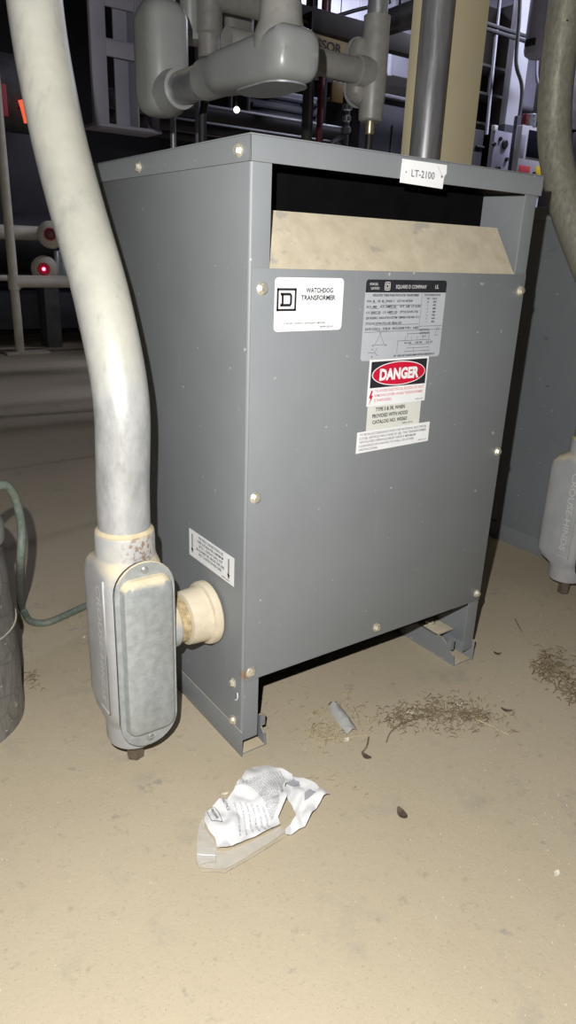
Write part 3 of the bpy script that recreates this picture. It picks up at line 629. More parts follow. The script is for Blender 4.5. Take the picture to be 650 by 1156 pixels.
mb = MB(); mb.tube([(rx - 1.2, yr + .12, zu), (rx + 1.6, yr + .12, zu)], .022, 14); mb.out('rail', 'whitepipe', t)
mb = MB(); mb.tube([(rx + 1.55, yr, 0), (rx + 1.55, yr, zr)], .033, 14); mb.out('post', 'whitepipe', t)
mb = MB(); mb.lathe([(-.05, .042), (.05, .042)], (rx, yr, zr), Z); mb.lathe([(0, .042), (.05, .042)], (rx, yr, zr), X); mb.out('tee_joint', 'whitepipe', t)
yv = yr + .22
def gauge(px, py, lit, label):
    c = at(px, py, yv); t = thing('indicator_lamp', label, 'indicator lamp', (c.x, c.y, c.z - .09), 'round lamps by the rail')
    n = V((-.35, -.93, .05)).normalized()
    mb = MB(); mb.lathe([(-.15, .05), (-.13, .09), (-.03, .105), (.012, .098), (.040, .068), (.05, .044)], c, n, 28); h = mb.out('housing', 'whitepipe', t)
    mb = MB(); mb.lathe([(.045, .048), (.056, .048), (.058, .040), (.050, .036)], c, n, 24); mb.out('lens_ring', 'redst', h)
    mb = MB(); mb.lathe([(.044, .040), (.056, .034), (.062, .012)], c, n, 24); ln = mb.out('lens', 'led' if lit else 'redpipe', t)
    if lit: mb = MB(); mb.lathe([(.056, .014), (.068, .012), (.072, .004)], c, n, 14); mb.out('filament', 'ledcore', ln)
    mb = MB(); mb.tube([c - n * .12, c - n * .155], .03, 12); mb.out('stem_pipe', 'mid', t)
gauge(57, 265, False, 'white round lamp with an unlit red lens, above the glowing one')
gauge(50, 304, True, 'white round lamp with a glowing red lens, just over the rail')
t = thing('pump_unit', 'dark pump casing with pale flanges behind the white pipe rail', 'machine', (rx + .6, yv + .5, 0))
mb = MB(); mb.box(rx - .9, rx + 1.7, yv + .28, yv + 1.0, .12, zr - .10, .02); mb.out('skid', 'darkb', t)
mb = MB(); mb.box(rx + .30, rx + .42, yv + .05, yv + .25, 0, zr + .1, .006); mb.out('stand', 'mid', t)
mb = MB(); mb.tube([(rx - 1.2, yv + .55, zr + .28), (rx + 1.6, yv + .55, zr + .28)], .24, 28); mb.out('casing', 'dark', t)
mb = MB(); mb.tube([(rx - .6, yv + .2, at(10, 262, yv).z), (rx + .35, yv + .2, at(10, 262, yv).z)], .055, 16); mb.out('yellowed_pipe', 'whitepipe', t)
for k, (px, w) in enumerate(((68, .03), (74, .022), (79, .03))):
    c = at(px, 298, yv); mb = MB(); mb.lathe([(-.11, w * .8), (-.1, w), (.09, w), (.1, w * .7)], (c.x, yv + .05, c.z), Z, 16); mb.out('cylinder', 'tin', t)
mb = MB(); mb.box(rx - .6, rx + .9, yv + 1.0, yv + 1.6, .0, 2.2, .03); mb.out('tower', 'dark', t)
# dark tank and lit strip, far left top
c = at(16, 102, 5.45); t = thing('dark_tank', 'dark horizontal tank top left with a lit orange strip', 'tank', (c.x, 5.6, c.z - .3))
mb = MB(); mb.lathe([(-.9, .1), (-.86, .22), (-.8, .27), (.4, .27), (.46, .22), (.5, .1)], (c.x - .1, 5.62, c.z), X, 32); mb.out('shell', 'mid', t)
for sx_ in (-.6, .2): mb = MB(); mb.box(c.x + sx_, c.x + sx_ + .06, 5.58, 5.66, c.z, 3.6); mb.out('hanger', 'dark', t)
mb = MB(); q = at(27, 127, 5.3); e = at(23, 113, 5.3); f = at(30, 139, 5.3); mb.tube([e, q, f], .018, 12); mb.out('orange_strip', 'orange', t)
mb = MB(); mb.tube([q, q + V((0, .3, .15))], .014, 10); mb.out('bracket', 'dark', t)
c = at(3, 120, 4.9); mb = MB(); mb.box(c.x - .10, c.x + .035, 4.9, 4.96, c.z - .06, c.z + .14, .004)
t = thing('red_plate', 'small dull red plate at the left edge above the white post', 'plate', (c.x, 4.9, c.z - .06)); mb.out('plate', 'redst', t); mb = MB(); mb.box(c.x - .05, c.x - .03, 4.93, 4.95, c.z, 3.6); mb.out('hanger', 'dark', t)

# lavender steel bracket frame hung from the ceiling
yb = 2.0
t = thing('hanging_bracket', 'lavender grey welded steel bracket hanging left of the elbow box', 'frame', at(140, 150, yb))
def fb_(name, px0, py0, px1, py1, d, yo=0): mb = MB(); bbox(mb, px0, py0, px1, py1, yb + yo, d); return mb.out(name, 'lilac', t)
ul = at(112, 5, yb); bl = at(114, 140, yb); br = at(178, 147, yb)
mb = MB(); mb.box(ul.x - .045, ul.x + .012, yb - .02, yb + .006, bl.z, 3.6, .003); mb.box(ul.x + .006, ul.x + .012, yb, yb + .13, bl.z, 3.6, .002); mb.out('upright', 'lilac', t)
mb = MB(); mb.box(br.x - .02, br.x + .01, yb, yb + .02, bl.z, 3.6, .003); mb.box(br.x + .004, br.x + .01, yb, yb + .1, bl.z, 3.6, .002); mb.out('upright', 'lilac', t)
mb = MB(); mb.box(ul.x + .09, ul.x + .15, yb + .10, yb + .112, bl.z + .01, 3.6, .003); mb.box(ul.x + .144, ul.x + .15, yb + .02, yb + .112, bl.z + .01, 3.6, .002); mb.out('stiffener', 'lilac', t)
zm0, zm1 = at(140, 68, yb).z, at(140, 48, yb).z
mb = MB(); mb.box(ul.x, br.x, yb - .018, yb - .006, zm0, zm1, .003); mb.box(ul.x, br.x, yb - .018, yb + .09, zm1 - .006, zm1, .002); mb.out('crossbar', 'lilac', t)
mb = MB(); mb.box(ul.x - .04, br.x + .01, yb - .018, yb + .13, bl.z - .008, bl.z + .004, .002); mb.out('bottom_plate', 'lilac', t)
zt0 = at(140, 8, yb).z
mb = MB(); mb.box(ul.x, br.x, yb + .03, yb + .042, zt0, zt0 + .05, .003); mb.out('crossbar', 'lilac', t)

# ------------------------------------------------------------------ background: the middle, dark pipework
def bgtube(name, label, cat, pts, r, mat, Yp, group=None, seg=14, up=False):
    p = [at(x, y, Yp if len(q) == 0 else q[0]) for x, y, *q in pts]
    mb = MB(); mb.tube(smooth_path(p, 5) if len(p) > 2 else p, r, seg); return tag(mb.out(name, mat), label, cat, group)
def hang(o, x, y, z):
    mb = MB(); mb.tube([(x, y, z), (x, y, 3.6)], .006, 8); mb.out('hanger', 'dark', o)
def to_ceiling(px, py, Yp, r, mat, name, label, cat, z0=0.0):
    c = at(px, py, Yp); mb = MB(); mb.tube([(c.x, Yp, z0), (c.x, Yp, 3.6)], r, 14); return tag(mb.out(name, mat), label, cat)
to_ceiling(195, 130, 1.9, .011, 'zinc', 'thin_rod', 'thin pale upright rod seen just under the left elbow box', 'rod')
to_ceiling(223, 130, 2.6, .012, 'lilac', 'thin_rod', 'thin lavender upright rod below the short nipple', 'rod')
for k, (y0, y1, lab) in enumerate(((110, 96, 'upper'), (128, 118, 'middle'), (140, 132, 'lower'))):
    a, b_ = at(200, y0 + 12, 3.4 + .1 * k), at(390, y1 - 6, 3.4 + .1 * k)
    mb = MB(); mb.tube([(a.x - .5, a.y, a.z), (b_.x, b_.y, a.z)], .045 - .008 * k, 14)
    cp = tag(mb.out('crossing_pipe', 'dark'), f'dim grey horizontal pipe in the dark behind the lid, {lab} of three', 'pipe', 'dark crossing pipes')
    for q in (.1, .9): hang(cp, (a.x - .5) * (1 - q) + b_.x * q, a.y, a.z)
c = at(312, 150, 4.4); t = thing('ribbed_unit', 'dark ribbed cooling unit behind the front edge of the lid', 'machine', (c.x, 4.4, 0))
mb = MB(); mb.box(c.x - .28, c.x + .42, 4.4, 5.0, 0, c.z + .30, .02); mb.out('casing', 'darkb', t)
for k in range(8):
    z = c.z - .30 + k * .075; mb = MB(); mb.box(c.x - .25, c.x + .39, 4.36, 4.405, z, z + .03, .006); mb.out('rib', 'darkb', t)
def wheel(px, py, Yp, r, label):
    c = at(px, py, Yp); t = thing('gate_valve', label, 'valve', (c.x, Yp, c.z - r), 'black handwheels')
    mb = MB(); n = 28; mb.tube([c + V((r * math.cos(2 * math.pi * k / n), 0, r * math.sin(2 * math.pi * k / n))) for k in range(n + 1)], .018, 10); mb.out('rim', 'dark', t)
    for k in range(4): a_ = k * math.pi / 2; mb = MB(); mb.tube([c, c + V((r * math.cos(a_), 0, r * math.sin(a_)))], .013, 8); mb.out('spoke', 'dark', t)
    mb = MB(); mb.lathe([(-.3, .03), (.02, .04), (.03, .03)], c, -Y, 16); mb.lathe([(-.10, .0), (-.09, r * .86), (-.08, r * .86)], c, -Y, 24); mb.tube([c + V((0, .28, 0)), (c.x, c.y + .28, 3.6)], .02, 8); mb.out('stem', 'dark', t)
wheel(282, 146, 3.9, .085, 'large black handwheel just over the lid corner'); wheel(302, 144, 3.95, .055, 'small black handwheel right of the large one')
c = at(267, 124, 3.0); mb = MB(); mb.lathe([(-.03, .008), (0, .017), (.012, .015), (.018, .006)], c, V((-.5, -.85, 0)), 16); t = thing('pilot_lamp', 'tiny bright white lamp in the dark under the front elbow box', 'lamp', c); mb.out('bulb', 'spark', t)
mb = MB(); mb.tube([c + V((.015, .03, 0)), (c.x + .02, c.y + .05, 3.6)], .008, 8); mb.out('cord', 'dark', t)
c = at(361, 130, 3.15); mb = MB(); mb.tube([(c.x, 3.15, 0), (c.x, 3.15, 3.6)], .020, 16); tag(mb.out('red_pipe', 'redpipe'), 'dull red upright pipe right of the front elbow box', 'pipe')
to_ceiling(347, 130, 3.2, .035, 'mid', 'dark_pipe', 'dim grey upright pipe left of the dull red one', 'pipe')
c = at(391, 128, 2.9); t = thing('valve_stack', 'shiny little valve stack on a dark pipe left of the tee', 'valve', (c.x, 2.9, 0))
mb = MB(); mb.tube([(c.x, 2.9, 0), (c.x, 2.9, c.z + .10)], .022, 14); mb.out('pipe', 'dark', t)
for dz, r in ((.09, .024), (.03, .030), (-.03, .026), (-.09, .03)):
    mb = MB(); mb.lathe([(dz - .02, r * .7), (dz - .012, r), (dz + .012, r), (dz + .02, r * .7)], c + V((0, -.004, 0)), Z, 18); mb.out('valve_ring', 'chrome' if dz > -.08 else 'mid', t)
mb = MB(); mb.tube([c + V((0, 0, -.12)), c + V((-.09, 0, -.16)), c + V((-.16, 0, -.25))], .014, 10); mb.out('lever', 'mid', t)
c = at(381, 105, 3.1); mb = MB(); mb.box(c.x - .045, c.x + .045, 3.1, 3.12, c.z - .05, c.z + .06, .003); t = thing('yellow_tag', 'dim yellow tag hanging below the branch pipe', 'tag', (c.x, 3.1, c.z)); mb.out('plate', 'mustard', t)
mb = MB(); mb.tube([(c.x, 3.11, c.z), (c.x, 3.11, 3.6)], .003, 6); mb.out('string', 'dark', t)
# dark cabinet right of the tee
t = thing('dark_cabinet', 'tall dark cabinet between the tee fitting and the beige column', 'cabinet', at(445, 170, 3.2))
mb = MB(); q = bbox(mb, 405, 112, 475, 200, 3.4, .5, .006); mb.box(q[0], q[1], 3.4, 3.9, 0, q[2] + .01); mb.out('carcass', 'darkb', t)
mb = MB(); mb.box(q[0] - .01, q[1] + .02, 3.36, 3.9, q[3], q[3] + .02, .003); mb.out('top_edge', 'lilac', t)
c = at(442, 150, 3.4); mb = MB(); mb.box(c.x - .004, c.x + .004, 3.39, 3.40, c.z - .25, c.z + .05); mb.out('door_edge', 'mid', t)
# pale duct behind everything, beam and pipe marker signs
t = thing('air_duct', 'pale air duct lit from above, behind the sign', 'duct', at(420, 40, 5.2))
mb = MB(); a, b_ = at(352, 60, 5.2), at(475, 60, 5.2); zl = at(430, 82, 5.2).z
mb.box(a.x - .3, b_.x + .5, 5.2, 5.9, zl, zl + .75, .01); mb.out('duct_shell', 'pale', t)
for k in range(4): x_ = a.x + .1 + k * .42; mb = MB(); mb.box(x_, x_ + .035, 5.185, 5.9, zl - .012, zl + .76, .004); mb.out('joint_flange', 'pale', t)
for k in (0, 1): mb = MB(); mb.box(a.x - .1 + k * 1.5, a.x - .07 + k * 1.5, 5.5, 5.53, zl + .7, 3.6); mb.out('hanger', 'dark', t)
ys = 2.7
t = thing('dark_beam', 'dark brown beam crossing behind the tee fitting', 'beam', at(380, 45, ys + .06))
mb = MB(); a, b_ = at(334, 31, ys + .05), at(415, 38, ys + .05); mb.box(a.x - .5, b_.x + .7, ys + .05, ys + .12, b_.z - .05, b_.z + .055, .004); mb.out('board', 'brown', t)
for x_ in (a.x - .4, b_.x + .6): mb = MB(); mb.box(x_, x_ + .03, ys + .07, ys + .1, b_.z, 3.6); mb.out('hanger', 'dark', t)
t = thing('pipe_sign', 'yellowed sign with the black letters SSOR showing, below the beam', 'sign', at(374, 52, ys))
# sign board tilts slightly, hung under the beam
a = at(349, 36, ys); b_ = at(397, 50, ys); c_ = at(394, 66, ys); d_ = at(346, 55, ys)
ux = V((b_.x - a.x, 0, b_.z - a.z)); L = ux.length; ux.normalize(); uz = V((-ux.z, 0, ux.x)); hh = (a - d_).dot(uz)
mb = MB(); mb.prism([(-L * .85, 0), (L, 0), (L, hh), (-L * .85, hh)], d_, ux, uz, Y * .008); sg = mb.out('board', 'sign', t)
mb = MB(); text_on(mb, 'COMPRESSOR', d_ + ux * (L * -.74) + uz * hh * .22 + V((0, -.0012, 0)), ux, uz, L * 1.55, hh * .58, 1); mb.out('lettering', 'ink', sg)
mb = MB(); e = at(396, 52, ys); mb.lathe([(0, .006), (.004, .005)], (e.x, ys - .001, e.z), -Y, 10); mb.out('rivet', 'chrome', sg)
mb = MB(); mb.box(a.x + .02, a.x + .03, ys + .009, ys + .05, d_.z + .05, a.z + .10); mb.out('strap', 'dark', t)
t = thing('marker_board', 'brown marker board with a black letter B on the beam', 'sign', at(345, 30, ys + .04))
p0 = at(334, 44, ys + .035); mb = MB(); mb.box(p0.x - .25, p0.x + .09, ys + .035, ys + .047, p0.z - .0, p0.z + .095, .001); bd = mb.out('board', 'signdark', t)
mb = MB(); e = at(343, 35.5, ys + .034); text_on(mb, 'B', (e.x, ys + .0335, e.z), X, Z, .024, .040, 1); mb.out('lettering', 'ink', bd)
bc = bgtube('black_cable', 'black cable sagging in front of the pale duct', 'cable', [(352, 24), (380, 18), (400, 12), (416, 8), (440, 2)], .011, 'cable', 3.0)
p = at(352, 24, 3.0); hang(bc, p.x, p.y, p.z)
bp = bgtube('big_pipe', 'broad dark pipe crossing between the tee and the beige column', 'pipe', [(424, 30), (450, 20), (485, 6)], .055, 'mid', 2.4)
p = at(450, 20, 2.4); hang(bp, p.x, p.y, p.z)
gc = bgtube('grey_cable', 'grey cable curving right from the tee to the beige column', 'cable', [(418, 45), (440, 38), (460, 32), (478, 30)], .009, 'mid', 2.25)
p = at(470, 31, 2.25); hang(gc, p.x, p.y, p.z)

# ------------------------------------------------------------------ background: the right
yw = 3.7
t = thing('partition_panel', 'pale grey wall panel standing behind the clutter at the right', 'panel', at(590, 200, yw))
mb = MB(); a, b_ = at(520, 100, yw), at(700, 100, yw); mb.box(a.x - .1, b_.x + .2, yw, yw + .06, 0, 3.0, .004); mb.out('sheet', 'lilac', t)
mb = MB(); mb.box(a.x - .14, a.x - .1, yw - .01, yw + .07, 0, 3.0, .004); mb.out('edge_post', 'mid', t)
yd = 3.3
t = thing('open_shelving', 'dark brown open shelving right of the beige column', 'shelving', at(560, 190, yd))
a, b_ = at(562, 60, yd), at(580, 60, yd)
mb = MB(); mb.box(a.x, b_.x - .01, yd + .2, yd + .22, 0, 2.6); mb.out('back_board', 'brown', t)
for py in (76, 108, 142): z = at(560, py, yd).z; mb = MB(); mb.box(at(535, py, yd).x, b_.x, yd, yd + .2, z - .012, z + .006, .002); mb.out('shelf', 'mid', t)
mb = MB(); mb.box(b_.x - .012, b_.x + .0, yd, yd + .22, 0, 2.6, .002); mb.out('upright', 'brown', t)
mb = MB(); mb.box(a.x - .18, a.x - .165, yd, yd + .22, 0, 2.6, .002); mb.out('upright', 'brown', t)
c = at(562, 95, yd - .02); mb = MB(); zs = at(560, 108, yd).z; mb.tube([(c.x, yd + .06, zs + .006), (c.x, yd + .06, zs + .17)], .014, 12); tag(mb.out('white_tube', 'pale'), 'short white tube standing on the middle shelf', 'tube')
c = at(551, 58, yd); t = thing('wall_button', 'small white round button on the pale panel beside the beige column', 'button', (c.x, yw - .1, c.z)); c = at(551, 58, yw); mb = MB(); mb.lathe([(0, .012), (.05, .014), (.055, .028), (.085, .028), (.092, .018)], (c.x, yw, c.z), -Y, 18); mb.out('button_cap', 'white', t)
t = thing('pale_column', 'pale lavender column behind the bent conduit at the right', 'column', at(585, 140, 3.1))
a, b_, e = at(575, 100, 3.1), at(592, 100, 3.1), at(575, 143, 3.1); mb = MB(); mb.box(a.x, b_.x, 3.1, 3.16, e.z, 3.6, .004); mb.out('shaft', 'pale', t)
mb = MB(); mb.box(a.x - .01, b_.x + .01, 3.09, 3.17, 0, e.z + .01, .004); mb.out('plinth', 'darkb', t)
bgtube('thin_conduit', 'bright thin straight conduit right of the beige column', 'conduit', [(566, -20), (562, 20), (555.5, 85), (549, 152)], .0115, 'pale', 3.09, up=True)
c = at(556, 80, 3.0)
bgtube('bent_conduit', 'thin grey conduit with an offset bend before the pale column', 'conduit', [(588, -40), (586, 20), (582.5, 62), (583.5, 78), (588, 92), (589, 105), (587, 125), (585, 135)], .0125, 'mid', 2.715, up=True)
bgtube('side_conduit', 'thin lavender conduit bending down beside the hanging lamp tank', 'conduit', [(608, 10), (607, 40), (605.5, 75), (606, 90), (610, 101), (616, 108)], .011, 'lilac', 2.9, up=True)
for k, (ya, yb_) in enumerate(((27, 41), (33, 47))):
    a, b_ = at(548, ya, 2.85), at(600, yb_, 2.85); mb = MB(); mb.box(a.x - .3, b_.x + .2, 2.85, 2.87, (a.z + b_.z) / 2 - .010, (a.z + b_.z) / 2 + .010, .002)
    if k == 0: t = thing('cable_tray', 'dark twin bar cable tray crossing the thin conduits', 'cable tray', (a.x, 2.85, a.z))
    mb.out('side_bar', 'dark', t)
for x_ in (a.x - .2, a.x + .1, b_.x + .12): mb = MB(); mb.box(x_, x_ + .012, 2.855, 2.865, a.z - .02, 3.6); mb.out('hanger', 'dark', t)
t = thing('control_panel', 'grey control panel with round black dials over the right end of the lid', 'control panel', at(566, 195, 2.8))
mb = MB(); q = bbox(mb, 555, 148, 577, 215, 2.8, .04, .004); mb.box(q[0], q[1], 2.8, 2.84, 0, q[2] + .01, .004); pb = mb.out('case', 'lilac', t)
for (px, py, r) in ((569, 163, .030), (564, 157, .014), (557, 163, .014), (571, 180, .014), (561, 192, .028)):
    c = at(px, py, 2.8); mb = MB(); mb.lathe([(0, r), (.012, r), (.018, r * .75)], c + V((0, .002, 0)), -Y, 20); mb.out('dial', 'ink', pb)
c = at(560, 146, 2.8); mb = MB(); mb.box(c.x - .018, c.x + .018, 2.80, 2.83, q[3] - .003, q[3] + .03, .004); mb.out('switch', 'white', pb)
for k, (px, lab) in enumerate(((583, 'thick'),)):
    c = at(px, 165, 2.7); z = at(px, 130, 2.7).z; mb = MB(); mb.box(c.x - .028, c.x + .028, 2.7, 2.73, 0, z, .004); tag(mb.out('dark_post', 'darkb'), 'dark square post beside the white device', 'post')
c = at(545, 170, 3.0); mb = MB(); mb.box(c.x - .05, c.x + .05, 3.05, 3.15, 0, at(545, 145, 3.0).z, .006); mb.tube([(c.x - .03, 3.04, at(545, 165, 3).z), (c.x + .05, 3.04, at(545, 165, 3).z)], .008, 8); tag(mb.out('black_box', 'dark'), 'black cabinet just right of the beige column', 'cabinet')
# white device with a dark window
t = thing('white_device', 'white instrument box with a dark window and red and yellow stickers', 'instrument', at(600, 210, 2.6))
yq = 2.6; mb = MB(); q = bbox(mb, 585, 143, 618, 214, yq, .05, .005); mb.box(q[0] + .02, q[1] - .02, yq + .012, yq + .04, 0, q[2] + .01, .004); cs = mb.out('case', 'pale', t)
mb = MB(); bbox(mb, 595.5, 148, 616, 179, yq - .004, .006, .001); mb.out('window', 'glass', cs)
mb = MB(); bbox(mb, 587.5, 152, 592.5, 178, yq - .002, .004, .001); mb.out('side_strip', 'lilac', cs)
mb = MB(); bbox(mb, 585, 187, 598, 199, yq - .002, .004, .0005); mb.out('red_sticker', 'redst', cs)
mb = MB(); bbox(mb, 604, 188, 613, 203, yq - .002, .004, .0005); mb.out('yellow_sticker', 'yellow', cs)
c = at(602, 196, yq); mb = MB(); mb.lathe([(0, .012), (.012, .011)], c, -Y, 16); mb.out('button', 'ink', cs)
c = at(599.5, 142, yq + .025); mb = MB(); ztop = q[3]; mb.lathe([(0, .026), (.003, .028), (.075, .028), (.078, .025)], (c.x, yq + .025, ztop), Z, 24); tag(mb.out('tin_can', 'tin'), 'silver can standing on the white instrument box', 'can')
mb = MB(); c = at(592, 142, yq + .025); mb.box(c.x - .02, c.x + .010, yq + .005, yq + .045, ztop, ztop + .07, .004); tag(mb.out('plum_block', 'redpipe'), 'plum coloured block beside the silver can', 'block')
# hanging rounded tank of a light fitting
c = at(611, 40, 2.2); e = at(611, 68, 2.2); r = (at(622, 40, 2.2) - at(600, 40, 2.2)).length / 2
t = thing('hanging_cylinder', 'blue grey rounded cylinder hanging beside the right conduit', 'cylinder', (c.x, 2.2, e.z))
mb = MB(); mb.lathe([(0, r * .35), (.006, r * .7), (.02, r * .93), (.04, r), (.6, r), (.62, r * .9), (.63, r * .4)], (c.x, 2.2, e.z), Z, 28); mb.out('shell', 'lilac', t)
mb = MB(); mb.tube([(c.x, 2.2, e.z + .62), (c.x, 2.2, 3.6)], .02, 12); mb.out('hanger', 'dark', t)
mb = MB(); mb.box(c.x - r * 1.15, c.x - r * .6, 2.17, 2.23, e.z + .05, e.z + .085, .003); mb.out('clip', 'dark', t)
t = thing('far_machine', 'dim grey machine showing right of the olive conduit', 'machine', at(648, 150, 2.4)); mb = MB(); bbox(mb, 640, 60, 690, 150, 3.0, .3, .01); mb.out('case', 'mid', t)
mb = MB(); q = bbox(mb, 640, 152, 690, 260, 3.0, .3, .01); mb.box(q[0], q[1], 3.0, 3.3, 0, q[2] + .01); mb.out('stand', 'dark', t)

# ------------------------------------------------------------------ floor things
def drum():
    c = V((-.397, .366, 0)); r = .1375
    t = thing('jacketed_drum', 'grey crinkled drum at the left edge of the frame with a green hose', 'drum', c)
    mb = MB(); n = 72; hs = [0, .02, .05, .08, .11, .14, .17, .20, .225, .25, .275, .30, .325, .335]; loops = []
    for h in hs:
        lp = []
        for k in range(n):
            a = 2 * math.pi * k / n; v = V((math.cos(a) * 3, math.sin(a) * 3, h * 14)); rr_ = r - max(0, h - .225) ** 2 * .9 + .0035 * (noise.noise(v) if 0 < h < .27 else 0)
            lp.append(c + V((math.cos(a) * rr_, math.sin(a) * rr_, h)))
        loops.append(lp)
    mb.loft(loops, (True, True)); mb.out('jacket', 'drum', t)
    mb = MB(); mb.lathe([(.333, .120), (.338, .1275), (.362, .128), (.376, .122), (.385, .106), (.390, .07), (.391, .01)], c + V((.008, .0, 0)), Z, 44); mb.out('cap', 'pcastd', t)
    mb = MB(); mb.tube([c + V((math.cos(a) * (r + .002), math.sin(a) * (r + .002), .19 + .004 * math.sin(3 * a))) for a in [2 * math.pi * k / 48 for k in range(49)]], .002, 6); mb.out('wire_band', 'zinc', t)
    return t
drum()
hp = [at(-30, 575, .34), at(-8, 552, .37), at(8, 549, .385), at(19, 568, .40), at(24.5, 600, .41), at(23, 640, .42)]
fl = [floor_at(x, y, .0078) for x, y in ((27, 690), (34, 701), (52, 703), (75, 694), (97, 684), (130, 672))]
mb = MB(); mb.tube(smooth_path([*hp, fl[0] + V((-.01, -.02, .03)), *fl, V((.10, .80, .0078)), V((.3, 1.0, .0078))], 8), .0078, 16); 
tag(mb.out('garden_hose', 'hose'), 'dusty green hose looping off the drum and along the floor', 'hose')

def scatter_grit():
    b = MB(); bm = b.bm; r = random.Random(3)
    for i in range(2200):
        px, py = r.uniform(-10, 660), r.uniform(690, 1170)
        p_ = floor_at(px, py); s = r.choice((.0005, .0006, .0007, .0009, .0014)) * r.uniform(.7, 1.2)
        if -.01 < p_.x < .59 and -.01 < p_.y < .57 and r.random() < .7: continue
        vs = [bm.verts.new(p_ + V((math.cos(a) * s * r.uniform(.7, 1.3), math.sin(a) * s * r.uniform(.7, 1.3), 0))) for a in (0, 2.1, 4.2)]; tp = bm.verts.new(p_ + V((0, 0, s * 1.1)))
        for k in range(3): bm.faces.new((vs[k], vs[(k + 1) % 3], tp))
    o = b.out('floor_grit', 'grit'); o['kind'] = 'stuff'; o['label'] = 'pale grit scattered over the concrete floor'; o['category'] = 'grit'
scatter_grit()
def litter(name, label, blobs, seed, mats=('twig',), n=160, ln=.03, rad=.0007):
    r = random.Random(seed); mb = MB()
    for i in range(n):
        bx, by, sx_, sy_ = blobs[i % len(blobs)]
        px, py = r.gauss(bx, sx_), r.gauss(by, sy_); p_ = floor_at(px, py); a = r.uniform(0, 6.28); l = ln * r.uniform(.25, 1); cv = r.uniform(-1, 1) * l * .4
        d = V((math.cos(a), math.sin(a), 0)); e = V((-d.y, d.x, 0)); z = rad + r.random() * .004
        mb.tube([p_ - d * l / 2 + Z * z, p_ + e * cv * .5 + Z * (z + r.random() * .005), p_ + d * l / 2 + Z * rad], [rad, rad * 1.2, rad * .5], 5)
    o = mb.out(name, mats[0]); o['kind'] = 'stuff'; o['label'] = label; o['category'] = 'debris'; return o
litter('twig_litter', 'swept line of dry brown twigs on the floor before the cabinet', [(505, 795, 22, 5), (478, 803, 22, 4), (530, 808, 18, 4), (450, 814, 12, 6), (495, 808, 25, 5), (520, 818, 28, 9)], 1, n=640, ln=.018, rad=.00045)
litter('root_litter', 'tangle of tan rootlets round the clear plastic strip', [(360, 826, 8, 7), (375, 832, 12, 5), (395, 818, 18, 8), (385, 805, 14, 10)], 2, ('straw',), n=170, ln=.018, rad=.0008)
litter('dark_litter', 'patch of dark dry leaf scraps at the right edge of the floor', [(620, 745, 9, 7), (632, 765, 10, 7), (645, 780, 10, 7), (615, 757, 10, 6)], 4, n=260, ln=.028, rad=.0009)
litter('lint_wisp', 'wisp of lint on the floor beside the drum', [(37, 768, 4, 4)], 6, n=26, ln=.02, rad=.0005)
litter('straw_wisp', 'thin pale straws spread thinly over the floor', [(570, 780, 40, 25), (430, 820, 60, 12), (330, 800, 25, 20), (545, 745, 30, 20), (90, 700, 8, 4), (355, 885, 20, 6)], 8, ('straw',), n=130, ln=.018, rad=.0005)
def stick(label, pts, r, mat='twig', name='twig', cat='twig'):
    p_ = [floor_at(x, y, r + z * .001) for x, y, z in pts]; mb = MB(); mb.tube(smooth_path(p_, 4), r, 7); return tag(mb.out(name, mat), label, cat)
stick('thin forked brown twig arching up at the left of the swept litter', [(436, 838, 0), (441, 826, 3), (455, 816, 7), (472, 811, 2), (490, 808, 0)], .0011)
stick('pale curved straw crossing the left end of the swept litter', [(441, 822, 0), (446, 808, 4), (451, 798, 3), (458, 792, 0)], .0010, 'straw', 'straw', 'straw')
stick('pale stiff straw pointing right out of the swept litter', [(537, 812, 4), (555, 820, 2), (577, 831, 0)], .0013, 'straw', 'straw', 'straw')
stick('short dark twig lying above a leaf scrap, right of the clear strip', [(416, 832, 0), (414, 842, 3), (409, 849, 0)], .0014)
stick('slender straw standing near the clear plastic strip', [(399, 798, 0), (404, 810, 6), (406, 822, 0)], .0010, 'straw', 'straw', 'straw')
stick('knobbly tan root piece left of the clear plastic strip', [(352, 833, 0), (353, 824, 5), (352, 822, 3)], .0020, 'straw', 'root', 'root')
stick('long tan root lying below the clear plastic strip', [(356, 836, 1), (372, 833, 3), (390, 833, 1), (410, 830, 0), (424, 828, 0)], .0013, 'straw', 'root', 'root')
stick('thin dark twig on the floor right of the cabinet', [(581, 698, 0), (585, 706, 2), (589, 713, 0)], .0012)
def leaf(label, px, py, l, w, a, name='leaf', mat='leaf', cat='leaf', th=.0006, curl=.004):
    c = floor_at(px, py); mb = MB(); n = 8; top = []; ca, sa = math.cos(a), math.sin(a)
    L_ = []; R2 = []
    for k in range(n + 1):
        u = k / n; hw = w / 2 * math.sin(math.pi * min(.97, u * .94 + .03)) ** .7; x = (u - .5) * l; z = .001 + curl * (2 * u - 1) ** 2
        L_.append((x, hw, z + curl * .4)); R2.append((x, -hw, z))
    loops = [[V((c.x + x * ca - y * sa, c.y + x * sa + y * ca, z + dz)) for x, y, z in (L_[k], R2[k])] for k in range(n + 1) for dz in (0,)]
    bm = bmesh.new(); A = [[bm.verts.new(v) for v in lp] for lp in loops]
    for p_, q_ in zip(A, A[1:]): bm.faces.new((p_[0], p_[1], q_[1], q_[0]))
    g = bmesh.ops.extrude_face_region(bm, geom=bm.faces[:]); bmesh.ops.translate(bm, vec=(0, 0, th), verts=[v for v in g['geom'] if isinstance(v, bmesh.types.BMVert)])
    bmesh.ops.recalc_face_normals(bm, faces=bm.faces[:]); mb.merge(bm); return tag(mb.out(name, mat), label, cat)
leaf('brown leaf scrap lying alone right of the crumpled pouch', 453.5, 920, .024, .013, -1.75)
leaf('dark leaf scrap pointing down, under the short twig', 413, 855, .020, .009, -1.35)
leaf('dark narrow leaf scrap right of the swept litter', 571, 803, .020, .006, -.95)
